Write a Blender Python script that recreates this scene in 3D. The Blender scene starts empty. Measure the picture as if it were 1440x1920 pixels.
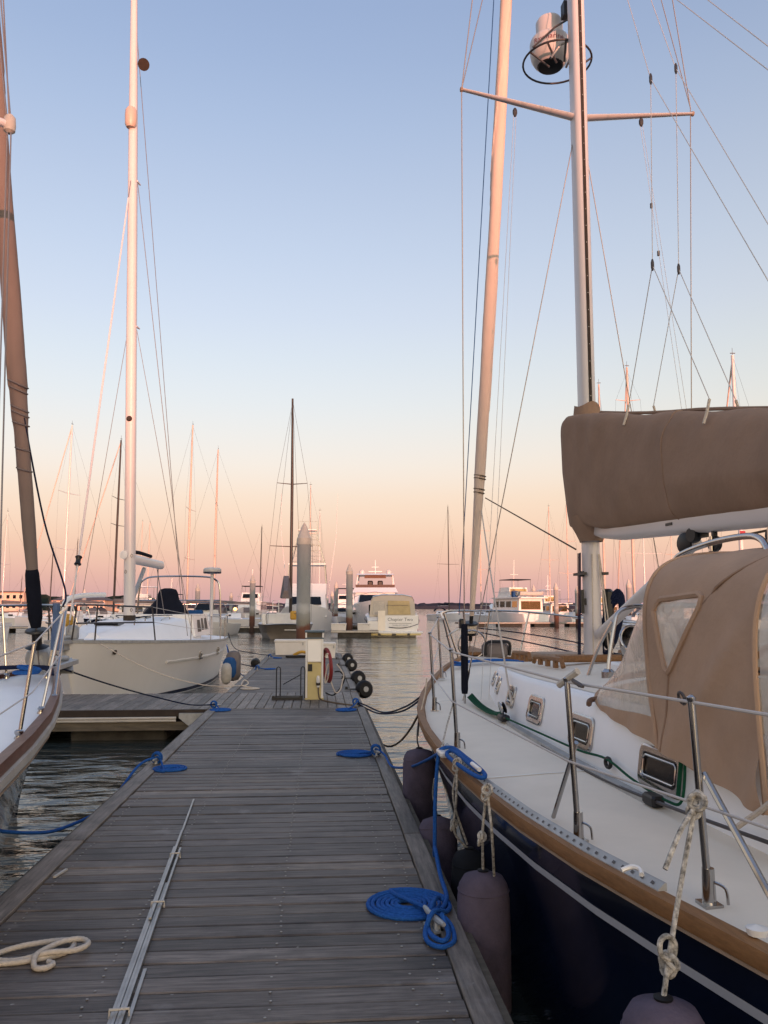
import bpy, bmesh, math, random
from mathutils import Vector, Matrix, noise
R = math.radians
random.seed(7)
scene = bpy.context.scene
COL = scene.collection

# ------------------------------------------------------------------ camera
PITCH = math.atan(180 / 1550.0)
YAW = math.atan(120 / 1550.0 * math.cos(PITCH))
CAM = Vector((0, 0, 2.1))
cd = bpy.data.cameras.new('camera'); cam = bpy.data.objects.new('camera', cd); COL.objects.link(cam)
cam.location = CAM
cam.rotation_euler = (math.pi / 2 + PITCH, 0, -YAW)
cd.sensor_fit = 'VERTICAL'; cd.sensor_height = 36.0; cd.lens = 36.0 * 1550 / 1920
cd.clip_start = 0.05; cd.clip_end = 20000
scene.camera = cam
FWD = Vector((math.sin(YAW) * math.cos(PITCH), math.cos(YAW) * math.cos(PITCH), math.sin(PITCH)))
RGT = Vector((math.cos(YAW), -math.sin(YAW), 0)); UPV = RGT.cross(FWD)

def at(px, py, Y):
    """survey: the place at distance Y up the dock that is seen at photo pixel px, py"""
    d = FWD + RGT * ((px - 720) / 1550.0) + UPV * ((960 - py) / 1550.0)
    return CAM + d * (Y / d.y)

def lin(h):
    h = h.lstrip('#'); o = []
    for i in (0, 2, 4):
        c = int(h[i:i + 2], 16) / 255.0
        o.append(c / 12.92 if c <= 0.04045 else ((c + 0.055) / 1.055) ** 2.4)
    return (o[0], o[1], o[2], 1.0)

# ------------------------------------------------------------------ sky, sun, exposure
SUN_EL, SUN_AZ = 1.8, 14.0      # low sun behind the viewer, a little to the right
world = bpy.data.worlds.new('World'); scene.world = world; world.use_nodes = True
nt = world.node_tree; nt.nodes.clear()
wo = nt.nodes.new('ShaderNodeOutputWorld'); bg = nt.nodes.new('ShaderNodeBackground')
sky = nt.nodes.new('ShaderNodeTexSky'); sky.sky_type = 'NISHITA'; sky.sun_disc = False
sky.sun_elevation = R(SUN_EL); sky.sun_rotation = R(180 - SUN_AZ); sky.air_density = 0.4; sky.dust_density = 8.0; sky.ozone_density = 1.0
tc = nt.nodes.new('ShaderNodeTexCoord'); sp = nt.nodes.new('ShaderNodeSeparateXYZ')
asn = nt.nodes.new('ShaderNodeMath'); asn.operation = 'ARCSINE'
dv = nt.nodes.new('ShaderNodeMath'); dv.operation = 'DIVIDE'; dv.inputs[1].default_value = math.pi / 2
ramp = nt.nodes.new('ShaderNodeValToRGB'); ramp.color_ramp.interpolation = 'LINEAR'
# evening sky by elevation (degrees), linear: what is left once the physical sky below is added
stops = [(-90, (0.15, 0.13, 0.15)), (-1.5, (0.12, 0.07, 0.12)), (0.4, (0.149, 0.089, 0.087)), (1.5, (0.177, 0.103, 0.091)), (2.9, (0.196, 0.117, 0.091)), (5.1, (0.198, 0.12, 0.07)), (7.4, (0.189, 0.119, 0.053)), (9.6, (0.176, 0.124, 0.06)), (11.8, (0.159, 0.121, 0.062)), (14.0, (0.143, 0.117, 0.066)), (16.9, (0.126, 0.109, 0.069)), (19.7, (0.112, 0.099, 0.072)), (23.8, (0.095, 0.088, 0.072)), (27.8, (0.081, 0.077, 0.069)), (31.5, (0.068, 0.068, 0.068)), (35.1, (0.057, 0.059, 0.065)), (38.4, (0.05, 0.053, 0.063)), (55, (0.055, 0.063, 0.085)), (88, (0.056, 0.068, 0.099))]
el = ramp.color_ramp.elements
while len(el) < len(stops): el.new(0.5)
for e, (a, c) in zip(el, stops): e.position = 0.5 + a / 180.0; e.color = c + (1,)
mp = nt.nodes.new('ShaderNodeMath'); mp.operation = 'MULTIPLY_ADD'; mp.inputs[1].default_value = 0.5; mp.inputs[2].default_value = 0.5
L = nt.links.new
L(tc.outputs['Generated'], sp.inputs[0]); L(sp.outputs['Z'], asn.inputs[0]); L(asn.outputs[0], dv.inputs[0]); L(dv.outputs[0], mp.inputs[0]); L(mp.outputs[0], ramp.inputs[0])
sc_ = nt.nodes.new('ShaderNodeVectorMath'); sc_.operation = 'SCALE'; sc_.inputs['Scale'].default_value = 0.15
ad = nt.nodes.new('ShaderNodeVectorMath'); ad.operation = 'ADD'
sc2 = nt.nodes.new('ShaderNodeVectorMath'); sc2.operation = 'SCALE'; sc2.inputs['Scale'].default_value = 1.0
L(sky.outputs[0], sc_.inputs[0]); L(ramp.outputs[0], sc2.inputs[0]); L(sc_.outputs[0], ad.inputs[0]); L(sc2.outputs[0], ad.inputs[1])
L(ad.outputs[0], bg.inputs[0]); bg.inputs[1].default_value = 1.0; L(bg.outputs[0], wo.inputs[0])

sd = bpy.data.lights.new('sun', 'SUN'); sun = bpy.data.objects.new('sun', sd); COL.objects.link(sun)
sd.energy = 1.35; sd.angle = R(0.55); sd.color = (1.0, 0.40, 0.27)
to_sun = Vector((math.sin(R(SUN_AZ)) * math.cos(R(SUN_EL)), -math.cos(R(SUN_AZ)) * math.cos(R(SUN_EL)), math.sin(R(SUN_EL))))
sun.rotation_euler = to_sun.to_track_quat('Z', 'Y').to_euler(); sun.location = (0, -20, 40)
scene.view_settings.view_transform = 'Standard'; scene.view_settings.look = 'None'
scene.view_settings.exposure = 2.1; scene.view_settings.gamma = 1.0; scene.view_settings.use_curve_mapping = False

# ------------------------------------------------------------------ materials
MATS = {}
def mat(name, col, rough=0.5, metal=0.0, var=0.0, vscale=3.0, bump=0.0, bscale=40.0, stretch=(1, 1, 1), col2=None, coat=0.0, trans=0.0, spec=0.5, objrand=0.0, bdist=0.01):
    m = bpy.data.materials.new(name); m.use_nodes = True; t = m.node_tree
    b = t.nodes['Principled BSDF']; c = lin(col) if isinstance(col, str) else tuple(col) + (1,)
    b.inputs['Base Color'].default_value = c; b.inputs['Roughness'].default_value = rough; b.inputs['Metallic'].default_value = metal
    b.inputs['Specular IOR Level'].default_value = spec
    if coat: b.inputs['Coat Weight'].default_value = coat; b.inputs['Coat Roughness'].default_value = 0.06
    if trans: b.inputs['Transmission Weight'].default_value = trans
    tcn = t.nodes.new('ShaderNodeTexCoord'); mpn = t.nodes.new('ShaderNodeMapping'); mpn.inputs['Scale'].default_value = stretch
    t.links.new(tcn.outputs['Object'], mpn.inputs['Vector'])
    if var:
        n = t.nodes.new('ShaderNodeTexNoise'); n.inputs['Scale'].default_value = vscale; n.inputs['Detail'].default_value = 6; n.inputs['Roughness'].default_value = 0.62
        t.links.new(mpn.outputs[0], n.inputs['Vector'])
        r = t.nodes.new('ShaderNodeValToRGB'); r.color_ramp.elements[0].position = 0.3; r.color_ramp.elements[1].position = 0.7
        c2 = lin(col2) if col2 else tuple(x * (1 - var) for x in c[:3]) + (1,)
        r.color_ramp.elements[0].color = c2; r.color_ramp.elements[1].color = c
        t.links.new(n.outputs['Fac'], r.inputs[0]); last = r.outputs[0]
        if objrand:
            oi = t.nodes.new('ShaderNodeObjectInfo'); mr = t.nodes.new('ShaderNodeMapRange')
            mr.inputs['To Min'].default_value = 1 - objrand; mr.inputs['To Max'].default_value = 1 + objrand
            hs = t.nodes.new('ShaderNodeHueSaturation'); t.links.new(oi.outputs['Random'], mr.inputs[0]); t.links.new(mr.outputs[0], hs.inputs['Value'])
            t.links.new(last, hs.inputs['Color']); last = hs.outputs[0]
        t.links.new(last, b.inputs['Base Color'])
        rr = t.nodes.new('ShaderNodeMapRange'); rr.inputs['To Min'].default_value = min(1, rough + 0.1); rr.inputs['To Max'].default_value = max(0.02, rough - 0.08)
        t.links.new(n.outputs['Fac'], rr.inputs[0]); t.links.new(rr.outputs[0], b.inputs['Roughness'])
    if bump:
        n2 = t.nodes.new('ShaderNodeTexNoise'); n2.inputs['Scale'].default_value = bscale; n2.inputs['Detail'].default_value = 5
        t.links.new(mpn.outputs[0], n2.inputs['Vector'])
        bp = t.nodes.new('ShaderNodeBump'); bp.inputs['Strength'].default_value = bump; bp.inputs['Distance'].default_value = bdist
        t.links.new(n2.outputs['Fac'], bp.inputs['Height']); t.links.new(bp.outputs[0], b.inputs['Normal'])
    MATS[name] = m; return m

mat('white_gel', '#e8e6e2', 0.28, var=0.10, vscale=1.6, coat=0.25)
mat('white_dull', '#d2d0cc', 0.5, var=0.14, vscale=2.0)
mat('deck_cream', '#efe4d2', 0.75, var=0.10, vscale=2.2, bump=0.25, bscale=160, bdist=0.004)
mat('cabin_white', '#f0f1f3', 0.4, var=0.06, vscale=2.5)
mat('white_hull', '#f0eeec', 0.3, var=0.09, vscale=0.8, stretch=(1, 1, 0.25), coat=0.2)
mat('navy_gel', (0.007, 0.012, 0.032), 0.10, var=0.35, vscale=2.5, coat=0.3)
mat('boot_navy', (0.012, 0.018, 0.05), 0.4, var=0.3)
mat('antifoul', (0.03, 0.03, 0.035), 0.8, var=0.4)
mat('stripe_grey', '#b9bcc6', 0.4, var=0.1)
mat('teak', '#94693f', 0.62, var=0.4, vscale=9, stretch=(6, 0.6, 6), bump=0.2, bscale=60)
mat('teak_red', '#6e3f26', 0.4, var=0.35, vscale=6, stretch=(6, 0.6, 6))
mat('teak_grey', '#a58d78', 0.75, var=0.3, vscale=9, stretch=(6, 0.6, 6))
mat('steel', '#b9b6b4', 0.16, 1.0, var=0.15, vscale=12)
mat('alu', '#aaa9a6', 0.4, 0.85, var=0.25, vscale=7)
mat('alu_dull', '#b2b3b2', 0.55, 0.35, var=0.3, vscale=10)
mat('wire', '#8d8582', 0.4, 0.6)
mat('wire_dark', '#4a4647', 0.5, 0.4)
mat('mast_white', '#d6d0ce', 0.32, var=0.07, vscale=1.2, coat=0.15)
mat('mast_tan', '#cbb3a4', 0.4, var=0.1)
mat('mast_dark', '#2c2623', 0.5, var=0.2)
mat('canvas_tan', '#b89a82', 0.92, var=0.18, vscale=2.2, bump=0.35, bscale=26, bdist=0.01, spec=0.15)
mat('canvas', '#a08571', 0.92, var=0.22, vscale=2.2, bump=0.35, bscale=26, bdist=0.01, spec=0.15)
mat('canvas_dark', '#191c28', 0.9, var=0.3, vscale=5, spec=0.15)
mat('canvas_grey', '#77706f', 0.9, var=0.25, vscale=4, spec=0.15, bump=0.4, bscale=8)
mat('canvas_blue', '#2c5486', 0.9, var=0.3, vscale=6, spec=0.15)
mat('blue_sheet', '#63789c', 0.9, var=0.35, vscale=8, spec=0.15, bump=0.5, bscale=12)
mat('sail', '#dcc8ba', 0.85, var=0.12, vscale=3, stretch=(1, 1, 0.4), bump=0.5, bscale=9, bdist=0.015, spec=0.2)
mat('sail_tan', '#857770', 0.9, var=0.22, vscale=2.5, stretch=(1, 1, 0.3), bump=0.5, bscale=7, bdist=0.015, spec=0.2)
mat('rubber', '#17171a', 0.6, var=0.4, vscale=8, spec=0.3)
mat('black', '#15161a', 0.45, var=0.2)
mat('fender', '#6a606e', 0.95, var=0.5, vscale=3.5, bump=0.4, bscale=70, spec=0.1)
mat('fender_dark', '#2a2c31', 0.9, var=0.3, vscale=6, spec=0.1)
mat('fender_white', '#b6b0a6', 0.6, var=0.35, vscale=5)
mat('rope_blue', '#2860ab', 0.85, var=0.42, vscale=70, bump=0.9, bscale=120, bdist=0.004, spec=0.2)
mat('rope_navy', '#17203c', 0.85, var=0.3, vscale=60, spec=0.2)
mat('rope_white', '#cfc3b4', 0.9, var=0.22, vscale=60, bump=0.8, bscale=110, bdist=0.004, spec=0.2)
mat('rope_fleck', '#d6d0c6', 0.9, var=0.9, vscale=55, bump=0.6, bscale=110, bdist=0.004, spec=0.2)
mat('rope_green', '#17533a', 0.85, var=0.4, vscale=50, spec=0.2)
mat('rope_brown', '#6d5d4d', 0.85, var=0.3, vscale=50, spec=0.2)
mat('lifeline', '#c3bdb8', 0.5, var=0.1)
mat('glass_dark', '#0d0f12', 0.10, var=0.2, spec=0.35)
mat('glass_lit', '#5b4636', 0.06, metal=0.85, var=0.15, vscale=1.5)
mat('glass_sunset_tint', '#caa070', 0.10, metal=0.9, var=0.35, vscale=0.8)  # orange reflection of the low sun put into the pane colour
mat('vinyl_cream', '#c6b184', 0.2, var=0.3, vscale=2.0)
mat('canvas_cream', '#c9c0b2', 0.8, var=0.1, vscale=2.0)
mat('box_white', '#d8d3cd', 0.5, var=0.1, vscale=3)
mat('ped_cream', '#cdbb82', 0.5, var=0.12, vscale=5)
mat('ped_cap', '#566874', 0.5, var=0.2)
mat('hose_red', '#8d2a2a', 0.5, var=0.25, vscale=8)
mat('yellow', '#c99a35', 0.6, var=0.3)
mat('brown_cover', '#6e5547', 0.9, var=0.25)
mat('lettering', '#4f5560', 0.5)
mat('lettering_red', '#7d2430', 0.5)
mat('dome_white', '#c9c4c0', 0.4, var=0.1)
mat('hull_grey', '#77716d', 0.4, var=0.2, vscale=2)
mat('wood_dark', '#3a2f27', 0.8, var=0.4, vscale=6)
mat('fascia', '#6d6354', 0.85, var=0.5, vscale=5, stretch=(0.6, 4, 4), bump=0.3, bscale=20)
mat('under_dark', '#1c1b1a', 0.95, var=0.3)
mat('pvc', '#c2bbb0', 0.55, var=0.25, vscale=4)
mat('float_conc', '#4d4a45', 0.95, var=0.5, vscale=4)
mat('building_pink', '#e0b9a0', 0.9, var=0.1, vscale=0.2)
mat('roof_grey', '#5b5456', 0.9, var=0.2, vscale=0.3)
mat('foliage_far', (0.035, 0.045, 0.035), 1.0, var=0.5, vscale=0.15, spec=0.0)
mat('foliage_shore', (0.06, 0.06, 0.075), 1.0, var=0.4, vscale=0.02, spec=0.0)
mat('ground', '#6d665c', 0.95, var=0.3, vscale=0.1)
mat('flag_red', '#9a3540', 0.9)
mat('screw', '#9a9690', 0.4, 0.8)

def plank_mat(name, c1, c2, along):
    m = bpy.data.materials.new(name); m.use_nodes = True; t = m.node_tree; b = t.nodes['Principled BSDF']; lk = t.links.new
    geo = t.nodes.new('ShaderNodeNewGeometry'); oi = t.nodes.new('ShaderNodeObjectInfo')
    off = t.nodes.new('ShaderNodeVectorMath'); off.operation = 'SCALE'; off.inputs[0].default_value = (31, 17, 5); lk(oi.outputs['Random'], off.inputs['Scale'])
    add = t.nodes.new('ShaderNodeVectorMath'); add.operation = 'ADD'; lk(geo.outputs['Position'], add.inputs[0]); lk(off.outputs[0], add.inputs[1])
    def nz(scale, sv, detail=6, src=add):
        mpn = t.nodes.new('ShaderNodeMapping'); mpn.inputs['Scale'].default_value = sv; lk(src.outputs[0], mpn.inputs['Vector'])
        n = t.nodes.new('ShaderNodeTexNoise'); n.inputs['Scale'].default_value = scale; n.inputs['Detail'].default_value = detail; n.inputs['Roughness'].default_value = 0.65
        lk(mpn.outputs[0], n.inputs['Vector']); return n
    sv = (1, 14, 6) if along == 'X' else (14, 1, 6)
    grain = nz(3.5, sv, 8); blot = nz(1.1, (0.8, 2.2, 1) if along == 'X' else (2.2, 0.8, 1), 5); wear = nz(2.3, (1, 1, 1), 4, geo)
    r = t.nodes.new('ShaderNodeValToRGB'); e = r.color_ramp.elements
    e[0].position = 0.28; e[0].color = lin(c2); e[1].position = 0.72; e[1].color = lin(c1); lk(grain.outputs['Fac'], r.inputs[0])
    r2 = t.nodes.new('ShaderNodeValToRGB'); r2.color_ramp.elements[0].position = 0.35; r2.color_ramp.elements[1].position = 0.66
    r2.color_ramp.elements[0].color = (0.52, 0.50, 0.50, 1); r2.color_ramp.elements[1].color = (1.12, 1.10, 1.10, 1); lk(blot.outputs['Fac'], r2.inputs[0])
    mx = t.nodes.new('ShaderNodeMix'); mx.data_type = 'RGBA'; mx.blend_type = 'MULTIPLY'; mx.inputs['Factor'].default_value = 1.0
    lk(r.outputs[0], mx.inputs['A']); lk(r2.outputs[0], mx.inputs['B'])
    mr = t.nodes.new('ShaderNodeMapRange'); mr.inputs['To Min'].default_value = 0.66; mr.inputs['To Max'].default_value = 1.25; lk(oi.outputs['Random'], mr.inputs[0])
    hs = t.nodes.new('ShaderNodeHueSaturation'); lk(mr.outputs[0], hs.inputs['Value']); lk(mx.outputs['Result'], hs.inputs['Color'])
    r3 = t.nodes.new('ShaderNodeValToRGB'); r3.color_ramp.elements[0].position = 0.62; r3.color_ramp.elements[1].position = 0.8
    r3.color_ramp.elements[0].color = (0, 0, 0, 1); r3.color_ramp.elements[1].color = (0.55, 0.55, 0.55, 1); lk(wear.outputs['Fac'], r3.inputs[0])
    mx2 = t.nodes.new('ShaderNodeMix'); mx2.data_type = 'RGBA'; mx2.inputs['B'].default_value = lin('#9a9591')
    lk(r3.outputs[0], mx2.inputs['Factor']); lk(hs.outputs[0], mx2.inputs['A'])
    spot = nz(14.0, (1, 1.6, 1), 2, geo); r4 = t.nodes.new('ShaderNodeValToRGB'); r4.color_ramp.elements[0].position = 0.735; r4.color_ramp.elements[1].position = 0.76
    r4.color_ramp.elements[0].color = (0, 0, 0, 1); r4.color_ramp.elements[1].color = (.6, .6, .6, 1); lk(spot.outputs['Fac'], r4.inputs[0])
    stain = nz(1.7, (1, 1, 1), 6, geo); r5 = t.nodes.new('ShaderNodeValToRGB'); r5.color_ramp.elements[0].position = 0.30; r5.color_ramp.elements[1].position = 0.48
    r5.color_ramp.elements[0].color = (.45, .43, .42, 1); r5.color_ramp.elements[1].color = (1, 1, 1, 1); lk(stain.outputs['Fac'], r5.inputs[0])
    mx3 = t.nodes.new('ShaderNodeMix'); mx3.data_type = 'RGBA'; mx3.blend_type = 'MULTIPLY'; mx3.inputs['Factor'].default_value = 1.0; lk(mx2.outputs['Result'], mx3.inputs['A']); lk(r5.outputs[0], mx3.inputs['B'])
    mx4 = t.nodes.new('ShaderNodeMix'); mx4.data_type = 'RGBA'; mx4.inputs['B'].default_value = lin('#b5b0a8'); lk(r4.outputs[0], mx4.inputs['Factor']); lk(mx3.outputs['Result'], mx4.inputs['A']); lk(mx4.outputs['Result'], b.inputs['Base Color'])
    b.inputs['Roughness'].default_value = 0.55; b.inputs['Specular IOR Level'].default_value = 0.5
    bp = t.nodes.new('ShaderNodeBump'); bp.inputs['Strength'].default_value = 0.55; bp.inputs['Distance'].default_value = 0.006
    lk(grain.outputs['Fac'], bp.inputs['Height']); lk(bp.outputs[0], b.inputs['Normal'])
    MATS[name] = m
plank_mat('plank_cross', '#82786f', '#322c27', 'X')
plank_mat('plank_newer', '#9a8c7c', '#4a4037', 'X')
plank_mat('plank_long', '#93887c', '#4a4139', 'Y')

def water_mat():
    m = bpy.data.materials.new('water'); m.use_nodes = True; t = m.node_tree; b = t.nodes['Principled BSDF']; lk = t.links.new
    b.inputs['Base Color'].default_value = (0.028, 0.036, 0.034, 1); b.inputs['Roughness'].default_value = 0.04; b.inputs['IOR'].default_value = 1.333
    geo = t.nodes.new('ShaderNodeNewGeometry')
    def nz(scale, sv, detail, rot=0):
        mpn = t.nodes.new('ShaderNodeMapping'); mpn.inputs['Scale'].default_value = sv; mpn.inputs['Rotation'].default_value = (0, 0, rot); lk(geo.outputs['Position'], mpn.inputs['Vector'])
        n = t.nodes.new('ShaderNodeTexNoise'); n.inputs['Scale'].default_value = scale; n.inputs['Detail'].default_value = detail; n.inputs['Roughness'].default_value = 0.5
        lk(mpn.outputs[0], n.inputs['Vector']); return n
    a = nz(0.9, (0.55, 1.0, 1), 3, 0.25); c = nz(3.6, (0.5, 1.0, 1), 4, -0.2); f = nz(0.16, (0.7, 1, 1), 2, 0.5)
    m1 = t.nodes.new('ShaderNodeMath'); m1.operation = 'MULTIPLY_ADD'; m1.inputs[1].default_value = 0.30; lk(c.outputs['Fac'], m1.inputs[0]); lk(a.outputs['Fac'], m1.inputs[2])
    m2 = t.nodes.new('ShaderNodeMath'); m2.operation = 'MULTIPLY_ADD'; m2.inputs[1].default_value = 1.4; lk(f.outputs['Fac'], m2.inputs[0]); lk(m1.outputs[0], m2.inputs[2])
    bp = t.nodes.new('ShaderNodeBump'); bp.inputs['Strength'].default_value = 1.0; bp.inputs['Distance'].default_value = 0.14
    lk(m2.outputs[0], bp.inputs['Height']); lk(bp.outputs[0], b.inputs['Normal'])
    MATS['water'] = m
water_mat()

def pile_mat():
    m = mat('piling', '#9b9c9b', 0.85, var=0.25, vscale=2.5, stretch=(1, 1, 0.35), bump=0.3, bscale=12)
    t = m.node_tree; b = t.nodes['Principled BSDF']; lk = t.links.new
    src = b.inputs['Base Color'].links[0].from_socket
    geo = t.nodes.new('ShaderNodeNewGeometry'); s = t.nodes.new('ShaderNodeSeparateXYZ'); lk(geo.outputs['Position'], s.inputs[0])
    n = t.nodes.new('ShaderNodeTexNoise'); n.inputs['Scale'].default_value = 3.0; lk(geo.outputs['Position'], n.inputs['Vector'])
    ma = t.nodes.new('ShaderNodeMath'); ma.operation = 'MULTIPLY_ADD'; ma.inputs[1].default_value = -0.35; lk(n.outputs['Fac'], ma.inputs[0]); lk(s.outputs['Z'], ma.inputs[2])
    r = t.nodes.new('ShaderNodeValToRGB'); e = r.color_ramp.elements
    mr = t.nodes.new('ShaderNodeMapRange'); mr.inputs['From Min'].default_value = 0.0; mr.inputs['From Max'].default_value = 2.4; lk(ma.outputs[0], mr.inputs[0])
    e[0].position = 0.0; e[0].color = lin('#3a2a22'); e[1].position = 0.50; e[1].color = lin('#6a4435')
    for p_, c_ in ((0.55, '#7d7a70'), (0.72, '#94938a'), (0.86, '#ffffff')):
        x = e.new(p_); x.color = lin(c_)
    mf = t.nodes.new('ShaderNodeMapRange'); mf.inputs['From Min'].default_value = 0.6; mf.inputs['From Max'].default_value = 0.9; lk(mr.outputs[0], mf.inputs[0])
    mx = t.nodes.new('ShaderNodeMix'); mx.data_type = 'RGBA'; lk(mr.outputs[0], r.inputs[0]); lk(mf.outputs[0], mx.inputs['Factor']); lk(r.outputs[0], mx.inputs['A']); lk(src, mx.inputs['B'])
    lk(mx.outputs['Result'], b.inputs['Base Color'])
pile_mat()

def vinyl_mat():
    m = bpy.data.materials.new('vinyl'); m.use_nodes = True; t = m.node_tree; t.nodes.clear(); lk = t.links.new
    o = t.nodes.new('ShaderNodeOutputMaterial'); tr = t.nodes.new('ShaderNodeBsdfTransparent'); tr.inputs[0].default_value = (0.93, 0.9, 0.86, 1)
    p_ = t.nodes.new('ShaderNodeBsdfPrincipled'); p_.inputs['Base Color'].default_value = lin('#d8d2c9'); p_.inputs['Roughness'].default_value = 0.12
    g = t.nodes.new('ShaderNodeTexCoord'); n = t.nodes.new('ShaderNodeTexNoise'); n.inputs['Scale'].default_value = 5; n.inputs['Detail'].default_value = 6; n.inputs['Distortion'].default_value = 1.2
    lk(g.outputs['Object'], n.inputs['Vector']); mr = t.nodes.new('ShaderNodeMapRange'); mr.inputs['To Min'].default_value = 0.38; mr.inputs['To Max'].default_value = 0.85; lk(n.outputs['Fac'], mr.inputs[0])
    bp = t.nodes.new('ShaderNodeBump'); bp.inputs['Strength'].default_value = 0.5; bp.inputs['Distance'].default_value = 0.03; lk(n.outputs['Fac'], bp.inputs['Height']); lk(bp.outputs[0], p_.inputs['Normal'])
    mx = t.nodes.new('ShaderNodeMixShader'); lk(mr.outputs[0], mx.inputs[0]); lk(tr.outputs[0], mx.inputs[1]); lk(p_.outputs[0], mx.inputs[2]); lk(mx.outputs[0], o.inputs[0])
    MATS['vinyl'] = m
vinyl_mat()

# ------------------------------------------------------------------ mesh helpers
class MB:
    def __init__(s): s.v = []; s.f = []; s.smooth = []
    def add(s, vs, fs, smooth=False):
        b = len(s.v); s.v += [Vector(v) for v in vs]; s.f += [tuple(i + b for i in f) for f in fs]; s.smooth += [smooth] * len(fs); return s
    def box(s, c, d, rz=0, bev=0.0):
        c = Vector(c); x, y, z = d[0] / 2, d[1] / 2, d[2] / 2; m = Matrix.Rotation(rz, 3, 'Z')
        if not bev:
            vs = [(-x, -y, -z), (x, -y, -z), (x, y, -z), (-x, y, -z), (-x, -y, z), (x, -y, z), (x, y, z), (-x, y, z)]
            fs = [(0, 3, 2, 1), (4, 5, 6, 7), (0, 1, 5, 4), (1, 2, 6, 5), (2, 3, 7, 6), (3, 0, 4, 7)]
            return s.add([c + m @ Vector(v) for v in vs], fs)
        b = min(bev, x * .9, y * .9, z * .9)
        def ring(xx, yy, zz): return [(-xx + b, -yy, zz), (xx - b, -yy, zz), (xx, -yy + b, zz), (xx, yy - b, zz), (xx - b, yy, zz), (-xx + b, yy, zz), (-xx, yy - b, zz), (-xx, -yy + b, zz)]
        rs = [ring(x - b * .6, y - b * .6, -z), ring(x, y, -z + b), ring(x, y, z - b), ring(x - b * .6, y - b * .6, z)]
        return s.loft([[c + m @ Vector(v) for v in r] for r in rs], closed=True, caps=True)
    def loft(s, secs, closed=False, caps=False, smooth=False):
        n = len(secs[0]); vs = [p for r in secs for p in r]; fs = []
        for i in range(len(secs) - 1):
            for j in range(n if closed else n - 1):
                k = (j + 1) % n; fs.append((i * n + j, i * n + k, (i + 1) * n + k, (i + 1) * n + j))
        if caps: fs.append(tuple(range(n))[::-1]); fs.append(tuple((len(secs) - 1) * n + j for j in range(n)))
        return s.add(vs, fs, smooth)
    def tube(s, pts, r, n=8, caps=True, closed=False):
        pts = [Vector(p) for p in pts]; k = len(pts); rs = r if isinstance(r, (list, tuple)) else [r] * k
        ups = None; secs = []
        for i in range(k):
            if closed: t = pts[(i + 1) % k] - pts[i - 1]
            else: t = (pts[min(i + 1, k - 1)] - pts[max(i - 1, 0)])
            if t.length < 1e-9: t = Vector((0, 0, 1))
            t.normalize()
            if ups is None: ups = Vector((0, 0, 1)) if abs(t.z) < .9 else Vector((1, 0, 0))
            ups = ups - t * ups.dot(t)
            if ups.length < 1e-6: ups = Vector((1, 0, 0)) - t * t.x
            ups.normalize(); w = t.cross(ups)
            secs.append([pts[i] + (ups * math.cos(a) + w * math.sin(a)) * rs[i] for a in [2 * math.pi * j / n for j in range(n)]])
        if closed: secs.append(secs[0]); caps = False
        return s.loft(secs, closed=True, caps=caps, smooth=True)
    def lathe(s, prof, c=(0, 0, 0), n=16, axis=None, caps=True):
        c = Vector(c); ax = Vector(axis or (0, 0, 1)).normalized(); q = Vector((0, 0, 1)).rotation_difference(ax)
        secs = [[c + q @ Vector((r * math.cos(2 * math.pi * j / n), r * math.sin(2 * math.pi * j / n), z)) for j in range(n)] for r, z in prof]
        return s.loft(secs, closed=True, caps=caps, smooth=True)
    def torus(s, c, R_, r, axis=(0, 0, 1), n=20, m=6, sx=1.0):
        q = Vector((0, 0, 1)).rotation_difference(Vector(axis).normalized()); c = Vector(c)
        return s.tube([c + q @ Vector((R_ * sx * math.cos(2 * math.pi * i / n), R_ * math.sin(2 * math.pi * i / n), 0)) for i in range(n)], r, m, closed=True)
    def poly(s, pts): return s.add(pts, [tuple(range(len(pts)))])
    def prism(s, pts, vec):
        n = len(pts); vec = Vector(vec); a = [Vector(p) for p in pts]
        return s.add(a + [p + vec for p in a], [tuple(range(n))[::-1], tuple(range(n, 2 * n))] + [(i, (i + 1) % n, n + (i + 1) % n, n + i) for i in range(n)])
    def mesh(s, name, m, off=Vector((0, 0, 0)), angle=40):
        me = bpy.data.meshes.new(name); me.from_pydata([v - off for v in s.v], [], s.f); me.update()
        if m: me.materials.append(MATS[m])
        bm = bmesh.new(); bm.from_mesh(me); bmesh.ops.recalc_face_normals(bm, faces=bm.faces); bm.to_mesh(me); bm.free()
        if any(s.smooth):
            me.shade_smooth()
            try: me.set_sharp_from_angle(angle=R(angle))
            except Exception: pass
        return me

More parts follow.
